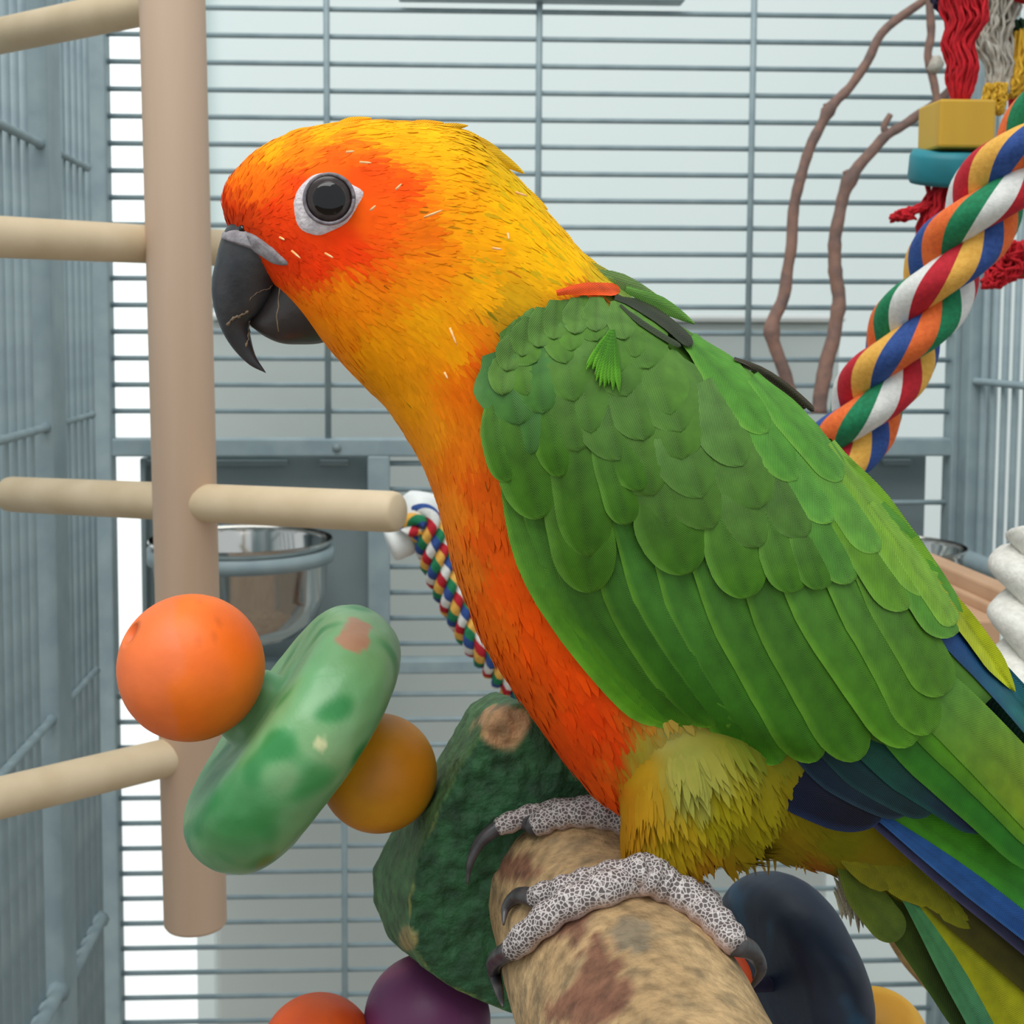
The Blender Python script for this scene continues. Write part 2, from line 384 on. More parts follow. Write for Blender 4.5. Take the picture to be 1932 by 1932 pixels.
# steel bowl in the feeder ring
bc = at(455, 1018, .80); br = 165 / F * .80
prof = [(br * 1.04, .001), (br * 1.05, .0), (br * 1.03, -.0015), (br * .99, -.004), (br * .97, -.03), (br * .86, -.046), (br * .62, -.056), (.0, -.058)]
prof_in = [(0, -.056), (br * .6, -.0545), (br * .84, -.0445), (br * .95, -.029), (br * .97, -.003), (br * 1.04, .001)]
v, f = lathe(prof_in + prof, bc, (0, 0, 1), 56)
tag(obj('food_bowl', v, f, M['steel']), 'polished stainless steel food bowl in the feeder ring', 'bowl')
rg = empty('bowl_ring', bc); rg.parent = cage; rg.matrix_parent_inverse = Matrix.Translation(-WL[cage.name])
v, f = lathe([(br * 1.0, -.004), (br * 1.06, -.004), (br * 1.06, -.012), (br * 1.0, -.012), (br * 1.0, -.004)], bc, (0, 0, 1), 56); obj('ring_band', v, f, M['cage'], rg)
cbox('ring_arm', (bc.x - .006, bc.y + br * 1.0, bc.z - .012), (bc.x + .006, .868, bc.z - .004), M['cage'], rg)
# second bowl at the far feeder
bc2 = at(1680, 1030, .78); sc2 = .8
v, f = lathe([(r * sc2, h * sc2) for r, h in prof_in + prof], bc2, (0, 0, 1), 56)
tag(obj('food_bowl', v, f, M['steel']), 'steel food bowl half hidden behind the green wing', 'bowl')

# ------------------------------------------------------------------ beech peg tower
YP = 0.50
tower = empty('peg_perch_tower', at(368, 1757, YP)); tag(tower, 'pale beech pole with round wooden perch pegs', 'perch')
pt = at(322, -120, YP); pb = at(369, 1745, YP); rad = 60 / F * YP
axis_t = (pt - pb).normalized()
v, f = lathe([(0, 0), (rad * .93, 0), (rad, .0012), (rad, (pt - pb).length)], pb, axis_t, 40); obj('pole', v, f, M['beech'], tower)
def peg(p, q, r):
    L = (q - p).length
    v, f = lathe([(0, 0), (r * .82, 0), (r * .96, .0012), (r, .003), (r, L - .003), (r * .96, L - .0012), (r * .82, L), (0, L)], p, q - p, 28)
    obj('peg', v, f, M['dowel'], tower)
pr = 0.0069
def through(pc, far_end):  # a dowel through the pole, centre and one end given
    d = far_end - pc; peg(pc - d, pc + d, pr)
peg(at(-60, 80, .57), at(318, 2, .505), pr)
peg(at(-60, 444, .455), at(505, 472, .545), pr)
peg(at(12, 932, .545), at(752, 966, .452), pr)
peg(at(-60, 1520, .44), at(700, 1336, .565), pr)

# ------------------------------------------------------------------ perch branch
d_log = ray(579, 429).normalized()
c_log = at(1123, 1740, .27); R_LOG = 203 / F * .27
def log_hit(px, py, r=0.0):
    """point of the pixel ray that lies r above the branch surface"""
    D = ray(px, py).normalized(); O = CAM - c_log
    Dp = D - d_log * D.dot(d_log); Op = O - d_log * O.dot(d_log); R = R_LOG + r
    a = Dp.dot(Dp); b_ = 2 * Dp.dot(Op); c = Op.dot(Op) - R * R; disc = b_ * b_ - 4 * a * c
    t = (-b_ - math.sqrt(disc)) / (2 * a) if disc > 0 else -b_ / (2 * a)
    p = CAM + D * t; ax = c_log + d_log * (p - c_log).dot(d_log)
    return ax + (p - ax).normalized() * R
def log_at(Y): return c_log + d_log * ((Y - c_log.y) / d_log.y)
n = 120; path = [lerp(log_at(.284), log_at(.125), i / (n - 1)) for i in range(n)]
def lmod(i, k, p):
    th = k * 2 * math.pi / 72
    q = Vector((math.cos(th), math.sin(th), i * .045))
    return 1 + .022 * noise.noise(q * 1.3) + .012 * noise.noise(q * 4) + .006 * noise.noise(q * 11)
v, f = tube(path, R_LOG * .985, 72, lmod)
cols = []
PATCH = [((1130, 1850), 62, 75), ((1062, 1735), 55, 38), ((1105, 1905), 70, 40), ((970, 1635), 45, 30), ((1190, 1760), 40, 30)]
for p in v:
    u, w_ = pix(p); q = p * 90
    t = .5 + .5 * noise.noise(q); c = mix((150, 122, 84), (196, 166, 122), t)
    c = mix(c, (120, 104, 78), smooth(.15, .5, noise.noise(p * 240)) * .6)
    for i, ((a, b_), ra, rb) in enumerate(PATCH):
        e = math.hypot((u - a) / ra, (w_ - b_) / rb) + .55 * noise.noise(p * 150 + Vector((i, 0, 0))) + .3 * noise.noise(p * 420)
        c = mix(c, (112, 72, 54) if i != 4 else (116, 106, 88), smooth(1.1, .85, e) * .85)
    cols.append(lin(c))
lg = empty('perch_branch', log_at(.20)); tag(lg, 'thick tan natural wood branch under the parrot feet', 'perch')
obj('branch', v, f, M['bark'], lg, cols=cols)

# ------------------------------------------------------------------ green wooden block on the branch end
front = [(930, 1345), (985, 1322), (1045, 1390), (1120, 1470), (1195, 1540), (1215, 1650), (1165, 1800), (1075, 1890), (975, 1915), (905, 1888), (850, 1862), (805, 1830), (778, 1780), (772, 1700), (790, 1620), (830, 1520), (885, 1420)]
rear = [(885, 1328), (930, 1301), (1040, 1380), (1120, 1460), (1190, 1530), (1210, 1650), (1160, 1800), (1070, 1885), (970, 1905), (890, 1875), (820, 1838), (765, 1797), (728, 1765), (704, 1700), (700, 1638), (735, 1572), (808, 1460)]
def loft_poly(fr_, yf, re_, yr, n_sub=5):
    N_ = len(fr_); V = []; Fc = []
    A = [at(*p, yf) for p in fr_]; B = [at(*p, yr) for p in re_]
    V = A + B; ca = sum(A, Vector()) / N_; cb = sum(B, Vector()) / N_; V += [ca, cb]
    for i in range(N_):
        j = (i + 1) % N_; Fc += [(i, j, N_ + j, N_ + i), (2 * N_, j, i), (2 * N_ + 1, N_ + i, N_ + j)]
    return V, Fc
v, f = loft_poly(front, .277, rear, .303)
V, Fc, N_ = remesh(v, f, .0008, 6)
cols = []; V2 = []
for p, nn in zip(V, N_):
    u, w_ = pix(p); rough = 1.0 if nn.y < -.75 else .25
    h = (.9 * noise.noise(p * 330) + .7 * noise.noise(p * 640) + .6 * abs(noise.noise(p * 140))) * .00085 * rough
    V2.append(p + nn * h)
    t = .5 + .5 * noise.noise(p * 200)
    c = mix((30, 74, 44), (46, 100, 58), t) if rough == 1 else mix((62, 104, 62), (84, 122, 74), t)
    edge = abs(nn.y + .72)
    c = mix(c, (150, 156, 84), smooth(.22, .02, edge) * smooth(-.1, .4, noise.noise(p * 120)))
    e = math.hypot((u - 945) / 52, (w_ - 1372) / 52) + .5 * noise.noise(p * 180)
    c = mix(c, (186, 146, 104), smooth(1.0, .7, e))
    c = mix(c, (150, 140, 90), smooth(.7, .5, math.hypot((u - 770) / 30, (w_ - 1770) / 40)))
    cols.append(lin(c))
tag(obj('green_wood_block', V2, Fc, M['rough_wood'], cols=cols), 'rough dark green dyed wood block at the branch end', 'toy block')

# ------------------------------------------------------------------ wooden beads
def bead(name, px, py, rpx, Y, col, col2, axis, label, facet=0.0, sq=1.0, patch=None):
    c = at(px, py, Y); r = rpx / F * Y; axis = Vector(axis).normalized()
    hole = .0022; prof = []; n = 32; t0 = math.asin(hole / r)
    for i in range(n + 1):
        th = t0 + (math.pi - 2 * t0) * i / n; prof.append((r * math.sin(th), -r * math.cos(th) * sq))
    prof = [(hole, -r * .3)] + prof + [(hole, r * .3)]
    v, f = lathe(prof, c, axis, 48); cols = []
    for p in v:
        t = .5 + .5 * noise.noise((p - c) * 90 + Vector((px, 0, 0))); t = smooth(.35, .65, t)
        q = mix(col, col2, t)
        q = mix(q, tuple(x * .62 for x in col2), smooth(.5, .8, noise.noise((p - c) * 420 + Vector((py, 0, 0)))) * .25)
        if patch: q = patch(p - c, r, q)
        cols.append(lin(q))
    return tag(obj(name, v, f, M['dyed'], cols=cols), label, 'bead', 'wooden beads of the toy')
ax = at(714, 1458, .285) - at(361, 1259, .268)
def orange_patch(p, r, q):
    d = p.normalized()
    return mix(q, (238, 116, 60), smooth(-.02, -.1, d.x + .25 * noise.noise(p * 120)) * .8)
bead('wooden_bead', 361, 1259, 139, .268, (246, 116, 10), (240, 108, 16), ax, 'large orange wooden ball bead hanging before the beech pole', patch=orange_patch)
bead('wooden_bead', 714, 1458, 113, .287, (212, 146, 8), (200, 130, 8), ax, 'mustard yellow wooden ball bead between green disc and block')
bead('wooden_bead', 806, 1925, 124, .293, (96, 40, 84), (128, 56, 96), (1, 0.1, .2), 'plum purple wooden bead below the green block', sq=1.0)
bead('wooden_bead', 600, 1990, 114, .290, (224, 86, 14), (214, 74, 8), (1, 0, 0), 'deep orange wooden bead beside the purple bead')
bead('wooden_bead', 1352, 1850, 70, .286, (226, 78, 14), (206, 60, 10), (1, 0, 0), 'red orange wooden bead between branch and navy disc')
bead('wooden_bead', 1652, 1966, 104, .315, (222, 164, 30), (208, 146, 20), (1, 0, 0), 'bright yellow wooden bead below the navy disc')
# thick discs
def disc(name, px, py, Rpx, tpx, Y, axis, colf, label, hub=True):
    c = at(px, py, Y); R = Rpx / F * Y; t = tpx / F * Y; axis = Vector(axis).normalized(); prof = []
    h = t / 2; rr = h * .98
    if hub: prof += [(.0022, -h * 1.55), (R * .22, -h * 1.5), (R * .26, -h * 1.3), (R * .28, -h * .96)]
    else: prof += [(0, -h)]
    prof.append((R - rr * 1.7, -h * .97))
    for i in range(37):
        a = -math.pi / 2 + math.pi * i / 36
        prof.append((R - rr + rr * math.copysign(abs(math.cos(a)) ** .9, 1), h * math.sin(a)))
    prof += [(R - rr * 1.7, h * .97), (.0022, h)]
    v, f = lathe(prof, c, axis, 200)
    v = [p + (p - c).normalized() * (.0006 * noise.noise(p * 60) + .00015 * noise.noise(p * 300)) for p in v]
    cols = [lin(colf(p, c, axis)) for p in v]
    return v, f, cols
axd = Vector((ax.x, 0, ax.z)).normalized() + Vector((0, .06, 0))
def gcol(p, c, a):
    t = .5 + .5 * noise.noise(p * 75); q = mix((92, 158, 104), (128, 164, 112), t)
    q = mix(q, (46, 130, 66), smooth(.1, .5, noise.noise(p * 130 + Vector((3, 1, 0)))))
    u, w_ = pix(p)
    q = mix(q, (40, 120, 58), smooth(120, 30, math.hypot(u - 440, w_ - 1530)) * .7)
    q = mix(q, (66, 140, 44), smooth(.004, .0, abs((p - c).length - .006)) if (p - c).length < .010 else 0)
    e = math.hypot((u - 672) / 32, (w_ - 1196) / 34) + .5 * noise.noise(p * 300)
    if p.y < c.y: q = mix(q, (164, 122, 92), smooth(1, .85, e)); q = mix(q, (196, 200, 150), smooth(16, 9, math.hypot(u - 605, w_ - 1403)))
    return q
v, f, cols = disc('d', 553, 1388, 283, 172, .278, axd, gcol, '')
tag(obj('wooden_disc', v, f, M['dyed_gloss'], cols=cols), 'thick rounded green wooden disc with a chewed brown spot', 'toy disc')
def ncol(p, c, a):
    t = .5 + .5 * noise.noise(p * 80); q = mix((16, 30, 52), (24, 44, 70), t)
    return mix(q, (30, 84, 116), smooth(.25, .6, noise.noise(p * 150)) * .7)
v, f, cols = disc('d', 1492, 1850, 212, 130, .305, Vector((.90, .34, .10)), ncol, '', hub=False)
tag(obj('wooden_disc', v, f, M['dyed'], cols=cols), 'large navy blue wooden disc beside the perch branch', 'toy disc')
# cord through the beads
for pts in ([at(330, 1242, .2665), at(361, 1259, .268), at(553, 1378, .278), at(714, 1458, .287), at(880, 1560, .290)],
            [at(560, 1990, .290), at(806, 1925, .293), at(930, 1840, .292)],
            [at(1500, 1860, .305), at(1570, 1910, .310), at(1652, 1966, .315)],
            [at(1340, 1850, .286), at(1420, 1858, .296), at(1500, 1852, .306)]):
    v, f = tube(catmull(pts, 24), .0018, 8)
    lab = {0: 'jute cord threading the orange ball, green disc and mustard ball', 1: 'jute cord threading the purple bead below the block', 2: 'jute cord threading the navy disc and yellow bead', 3: 'dark cord joining the red orange bead to the navy disc'}
    idx = min(range(4), key=lambda i: abs(pix(pts[0])[0] - (330, 560, 1500, 1340)[i]))
    tag(obj('bead_cord', v, f, M['tassel_navy' if idx == 3 else 'cord']), lab[idx], 'cord')

# ------------------------------------------------------------------ ropes
BANDS = ['r_white', 'r_red', 'r_yellow', 'r_navy', 'r_orange', 'r_green']
def rope(root, path, R, strands, pitch_, mats_, m=None, sgn=1, n=22, phase=0.0, kappa=1.0):
    fr = frames(path); L = 0; th0 = []
    for i in range(len(path)):
        if i: L += (path[i] - path[i - 1]).length
        th0.append(sgn * 2 * math.pi * L / pitch_ + phase)
    rc = R * (.5 if strands < 4 else .62); rs = R * (.53 if strands < 4 else .42); nb = len(mats_)
    for s in range(strands):
        V = []; Fc = []; mi = []
        for i, (p, t, a, b_) in enumerate(fr):
            th = th0[i] + 2 * math.pi * s / strands
            c = p + (a * math.cos(th) + b_ * math.sin(th)) * rc
            for k_ in range(n * nb // 2):
                ang = 2 * math.pi * k_ / (n * nb // 2)
                V.append(c + (a * math.cos(ang - kappa * th) + b_ * math.sin(ang - kappa * th)) * rs * (1 + .02 * math.cos(ang * nb)))
        q = n * nb // 2
        for i in range(len(fr) - 1):
            for k_ in range(q):
                k2 = (k_ + 1) % q; Fc.append((i * q + k_, i * q + k2, (i + 1) * q + k2, (i + 1) * q + k_))
                mi.append((int((k_ + .5 + q / nb / 2) / q * nb) + 2 * s) % nb)
        V += [fr[0][0], fr[-1][0]]; e0, e1 = len(V) - 2, len(V) - 1; Lr = (len(fr) - 1) * q
        for k_ in range(q):
            k2 = (k_ + 1) % q; Fc += [(e0, k2, k_), (e1, Lr + k_, Lr + k2)]; mi += [0, 0]
        obj('strand', V, Fc, [M[x] for x in mats_], root, midx=mi)
YR = .43
rp = catmull([at(1480, 1080, .47), at(1560, 900, .455), at(1640, 760, .445), at(1730, 600, .435), at(1830, 430, .425), at(1950, 270, .415), at(2080, 150, .405)], 120)
rt = empty('rope_perch', rp[0]); tag(rt, 'thick twisted rope perch striped red, yellow, navy, orange, green and white', 'rope perch')
rope(rt, rp, 77 / F * YR, 3, .074, BANDS, sgn=1, n=8, kappa=1.06)
br_path = catmull([at(770, 1005, .60), at(785, 985, .60), at(805, 985, .60), at(818, 1030, .60), at(838, 1085, .60), at(878, 1165, .60), at(925, 1235, .60), at(1010, 1330, .62), at(1120, 1420, .70), at(1230, 1480, .80), at(1270, 1500, .845)], 150)
bt = empty('rope_perch', br_path[-1]); tag(bt, 'thin braided multicolour rope perch behind the parrot breast', 'rope perch')
rope(bt, br_path, 36 / F * .60, 5, .034, ['r_white', 'r_red', 'r_yellow', 'r_green', 'r_navy'], sgn=1, n=4, kappa=2.0)
v, f = lathe([(0, -.008), (.008, -.008), (.0095, -.006), (.0095, .004), (.007, .007), (0, .008)], at(795, 962, .605), (0.2, .3, 1), 26); obj('end_cap', v, f, M['white'], bt)
v, f = lathe([(0, -.005), (.007, -.005), (.0075, -.003), (.0075, .003), (.007, .005), (0, .005)], at(755, 1022, .607), (1, .2, .4), 26); obj('end_cap', v, f, M['white'], bt)
wp = catmull([at(1955, 1030, .40), at(1956, 1140, .39), at(1955, 1260, .38), at(1975, 1400, .37), at(2040, 1560, .36)], 90)
wt = empty('cotton_rope', wp[-1]); tag(wt, 'thick white twisted cotton rope beside the green wing', 'rope')
rope(wt, wp, 88 / F * .39, 3, .048, ['white_rope', 'white_rope'], sgn=-1, n=12)
wp2 = catmull([at(1560, 1600, .42), at(1600, 1680, .42), at(1625, 1760, .42), at(1640, 1850, .42), at(1640, 1990, .42)], 60)
# curved tan ring behind the tail
tp = catmull([at(1640, 1620, .37), at(1672, 1720, .37), at(1715, 1800, .37), at(1775, 1865, .37), at(1850, 1930, .37), at(1930, 2010, .37)], 40)
v, f = tube(tp, 22 / F * .37, 16); tag(obj('wicker_ring', v, f, M['cord']), 'curved tan stick behind the parrot tail', 'stick')

# ------------------------------------------------------------------ twigs
def twig(name, pts, Y, r0, r1, label, knots=(), stubs=()):
    P = catmull([at(*p, Y) for p in pts], 70)
    P = [p + Vector((noise.noise(p * 60), noise.noise(p * 60 + Vector((9, 0, 0))), 0)) * .0012 for p in P]
    rr = [lerp(r0, r1, i / 69) / F * Y * (1 + .16 * noise.noise(p * 200)) for i, p in enumerate(P)]
    for kx, ky in knots:
        for i, p in enumerate(P):
            u, w_ = pix(p); rr[i] *= 1 + .45 * math.exp(-((u - kx) ** 2 + (w_ - ky) ** 2) / 160)
    root = empty(name, P[0]); tag(root, label, 'twig', 'twigs tied to the back bars')
    v, f = tube(P, rr, 10); obj('stem', v, f, M['twig'], root)
    for st in stubs:
        Q = catmull([at(*p, Y) for p in st], 10); v, f = tube(Q, [8 / F * Y * (1 - .3 * i / 9) for i in range(10)], 8); obj('side_twig', v, f, M['twig'], root)
twig('bare_twig', [(1492, 745), (1484, 715), (1456, 622), (1478, 560), (1494, 470), (1500, 380), (1520, 300), (1562, 212), (1622, 140), (1668, 58), (1752, -8), (1790, -60)], .80, 13, 7.5, 'long arching bare brown twig before the back bars', [(1562, 210), (1458, 622)], [[(1562, 212), (1558, 195)]])
twig('bare_twig', [(1545, 780), (1556, 700), (1582, 580), (1574, 490), (1580, 420), (1604, 340), (1660, 268), (1700, 238), (1765, 195), (1800, 160)], .80, 15, 8, 'forked brown twig with short side stubs before the back bars', [(1604, 340)], [[(1604, 340), (1594, 322)], [(1678, 262), (1668, 240), (1680, 216)]])
twig('bare_twig', [(1776, 225), (1768, 185), (1752, 115), (1757, 60), (1752, -10)], .79, 7, 8, 'thin upright dark twig beside the red tassel')
v, f = lathe([(0, -.004), (.004, -.003), (.006, 0), (.004, .004), (0, .005)], at(1762, 122, .79), (1, .2, -.5), 16)
tag(obj('twig_clip', v, f, M['tassel_white']), 'small grey white knot holding the upright twig', 'knot')

# ------------------------------------------------------------------ hanging cotton and wood toy
YT = .52
toy = empty('hanging_toy', at(1805, 0, YT)); tag(toy, 'hanging toy of red cotton, yellow block and teal wooden ring', 'toy')
def tassel(name, pts, wid, m, count, parent, Y=YT, r=3.2, jit=.35):
    P = catmull([at(*p, Y) for p in pts], 22); parts = []
    for s in range(count):
        a = random.random() * 2 * math.pi; q = math.sqrt(random.random()); ph = random.random() * 50
        Q = []
        for i, p in enumerate(P):
            wd = interp(i / 21, [j / (len(wid) - 1) for j in range(len(wid))], wid) / F * Y
            nz = Vector((noise.noise(Vector((ph, i * .35, 0))), noise.noise(Vector((ph, i * .35, 7))), noise.noise(Vector((ph, i * .35, 3)))))
            Q.append(p + (cam_x * math.cos(a) * q + Vector((0, 1, 0)) * math.sin(a) * q) * wd + nz * wd * jit)
        parts.append(tube(Q, r / F * Y, 5))
    v, f = join(*parts); return tag(obj(name, v, f, m, parent), kind='stuff')
tassel('cotton_tassel', [(1812, -60), (1815, 0), (1822, 40), (1808, 85), (1815, 130), (1812, 165), (1810, 200)], [34, 40, 36, 26, 28, 22, 12], M['tassel_red'], 110, toy)
tassel('cotton_tassel', [(1785, -40), (1775, 0), (1790, 30)], [26, 16, 10], M['tassel_navy'], 30, toy, .525)
tassel('cotton_tassel', [(1830, -40), (1848, 10), (1846, 35)], [26, 14, 8], M['tassel_navy'], 30, toy, .53)
b0 = at(1750, 285, YT); b1 = at(1860, 196, YT)
cbox('wood_block', (b0.x, YT - .011, b0.z), (b1.x - .0005, YT + .011, b1.z), M['yellow_wood'], toy, .001)
rr = 74 / F * YT
v, f = lathe([(.003, -.0065), (rr * .93, -.0065), (rr, -.0045), (rr, .0035), (rr * .93, .0058), (.003, .006)], at(1791, 314, YT), (0, -.22, 1), 44); obj('wood_ring', v, f, M['teal_wood'], toy)
tassel('cotton_tassel', [(1795, 335), (1780, 380), (1760, 430), (1745, 480), (1728, 540)], [36, 34, 28, 18, 12], M['tassel_red'], 90, toy)
tassel('cotton_tassel', [(1765, 380), (1740, 392), (1715, 400), (1700, 412)], [14, 12, 16, 22], M['tassel_red'], 50, toy, jit=.6)
toy2 = empty('hanging_toy', at(1890, 0, .56)); tag(toy2, 'hanging bundle of grey white, yellow and red cotton tassels', 'toy')
tassel('cotton_tassel', [(1880, -50), (1878, 30), (1874, 80), (1886, 130), (1882, 180)], [46, 36, 30, 22, 20], M['tassel_white'], 110, toy2, .56)
tassel('cotton_tassel', [(1880, 160), (1878, 190), (1876, 215)], [20, 24, 18], M['tassel_yellow'], 50, toy2, .555)
tassel('cotton_tassel', [(1932, 60), (1926, 130), (1918, 160), (1905, 182)], [20, 26, 24, 14], M['tassel_yellow'], 70, toy2, .56)
tassel('cotton_tassel', [(1925, 70), (1918, 120), (1912, 160), (1918, 230), (1922, 300)], [22, 16, 12, 14, 12], M['tassel_red'], 60, toy2, .575)
tassel('cotton_tassel', [(1905, -30), (1925, -5), (1950, 0)], [16, 14, 14], M['tassel_red'], 30, toy2, .55)
tassel('cotton_tassel', [(1915, 40), (1918, 60), (1930, 70)], [16, 18, 16], M['tassel_green'], 30, toy2, .565)
tassel('cotton_tassel', [(1915, 460), (1905, 500), (1880, 530), (1868, 540)], [40, 36, 22, 12], M['tassel_red'], 90, toy2, .50, jit=.6)
tassel('cotton_tassel', [(1932, 480), (1925, 520)], [26, 16], M['tassel_yellow'], 40, toy2, .505)

# ------------------------------------------------------------------ tan wooden tray
tr = empty('wooden_tray', at(1850, 1250, .62)); tag(tr, 'tan wooden tray with a raised rim beside the white rope', 'tray')
def slab(pts, yt, h, name):
    """top outline given as world points, extruded down"""
    V = [p for p in pts] + [p - Vector((0, 0, h)) for p in pts]; n_ = len(pts)
    Fc = [tuple(range(n_)), tuple(range(2 * n_ - 1, n_ - 1, -1))] + [(i, i + n_, (i + 1) % n_ + n_, (i + 1) % n_) for i in range(n_)]
    return bevel(obj(name, V, Fc, M['tan'], tr, flat=True), .0012)
A = at(1700, 1018, .68); B = at(1905, 1076, .56)
dv = (B - A); dv.z = 0; side = Vector((dv.y, -dv.x, 0)).normalized()
A2 = Vector((A.x, A.y, A.z)) - dv * .25; B2 = Vector((B.x, B.y, A.z)) + dv * .2
if side.y > 0: side = -side
rim = .010
slab([A2, B2, B2 + side * rim, A2 + side * rim], 0, .012, 'rim')
slab([A2 + side * rim - Vector((0, 0, .006)), B2 + side * rim - Vector((0, 0, .006)), B2 + side * (rim + .004) - Vector((0, 0, .006)), A2 + side * (rim + .004) - Vector((0, 0, .006))], 0, .010, 'groove_strip')
slab([A2 + side * (rim + .004) - Vector((0, 0, .010)), B2 + side * (rim + .004) - Vector((0, 0, .010)), B2 + side * (rim + .016) - Vector((0, 0, .010)), A2 + side * (rim + .016) - Vector((0, 0, .010))], 0, .09, 'front_board')

# ================================================================== THE PARROT
YBIRD = .26
PX = 1e-4                                    # one photo pixel at the bird's middle plane, in metres
parrot = empty('parrot', log_hit(1180, 1660)); tag(parrot, 'orange, yellow and green parrot standing on the branch', 'parrot')

SEC = [  # dorsal point, ventral point, half width (photo pixels in the bird's middle plane)
    ((430, 432), (606, 640), 34), ((418, 372), (636, 674), 84), ((446, 320), (668, 708), 124), ((502, 273), (698, 738), 150),
    ((580, 242), (724, 764), 164), ((680, 228), (746, 794), 172), ((780, 231), (766, 825), 177), ((868, 245), (788, 862), 182),
    ((930, 292), (808, 905), 186), ((985, 347), (826, 955), 190), ((1036, 405), (840, 1010), 196), ((1082, 460), (854, 1062), 203),
    ((1136, 518), (876, 1122), 212), ((1205, 572), (906, 1195), 222), ((1285, 640), (950, 1270), 230), ((1370, 720), (1004, 1348), 232),
    ((1450, 810), (1060, 1425), 228), ((1515, 900), (1118, 1490), 220), ((1570, 1000), (1200, 1535), 205), ((1625, 1100), (1310, 1570), 186),
    ((1675, 1210), (1440, 1610), 160), ((1715, 1320), (1550, 1640), 130), ((1765, 1440), (1640, 1690), 96), ((1815, 1560), (1710, 1755), 62), ((1860, 1660), (1790, 1830), 34)]
def ring(A, B, d, n=40, p=.92):
    a = at(*A, YBIRD); b_ = at(*B, YBIRD); c = (a + b_) / 2; h = (a - b_) / 2; out = []
    for k_ in range(n):
        th = 2 * math.pi * k_ / n; cs, sn = math.cos(th), math.sin(th)
        out.append(c + h * math.copysign(abs(cs) ** 1, cs) + Vector((0, -1, 0)) * d * PX * math.copysign(abs(sn) ** p, sn))
    return out
def loft(secs, n=40):
    V = []; Fc = []
    ns = 4 * (len(secs) - 1) + 1
    A = catmull([(*s[0], 0) for s in secs], ns); B = catmull([(*s[1], 0) for s in secs], ns); D = catmull([(s[2], 0, 0) for s in secs], ns)
    for i in range(ns): V += ring((A[i].x, A[i].y), (B[i].x, B[i].y), D[i].x, n)
    for i in range(ns - 1):
        for k_ in range(n):
            k2 = (k_ + 1) % n; Fc.append((i * n + k_, i * n + k2, (i + 1) * n + k2, (i + 1) * n + k_))
    Fc.append(tuple(range(n - 1, -1, -1))); L = (ns - 1) * n; Fc.append(tuple(range(L, L + n)))
    return V, Fc
bv, bf = loft(SEC)
# feathered thighs: blobs lofted the same way, off to each side
def blob(path, radii, n=24): return tube(path, radii, n)
parts = [(bv, bf)]
for sg in (1, -1):
    yo = YBIRD - sg * .0112; dy = 0 if sg > 0 else -110
    P = catmull([at(1360, 1330 + dy, yo), at(1325, 1420 + dy, yo), at(1290, 1500 + dy, yo), at(1268, 1570 + dy, yo), at(1262, 1622 + dy, yo)], 16)
    parts.append(blob(P, [interp(i / 15, [0, .25, .5, .8, 1], [.0095, .0125, .0120, .0095, .0055]) for i in range(16)]))
    P = catmull([at(1395, 1390 + dy, yo), at(1380, 1480 + dy, yo), at(1360, 1550 + dy, yo), at(1350, 1605 + dy, yo)], 12)
    parts.append(blob(P, [interp(i / 11, [0, .4, 1], [.0085, .0095, .0055]) for i in range(12)]))
bv, bf = join(*parts)
BV, BF, BN = remesh(bv, bf, .0010, 6)

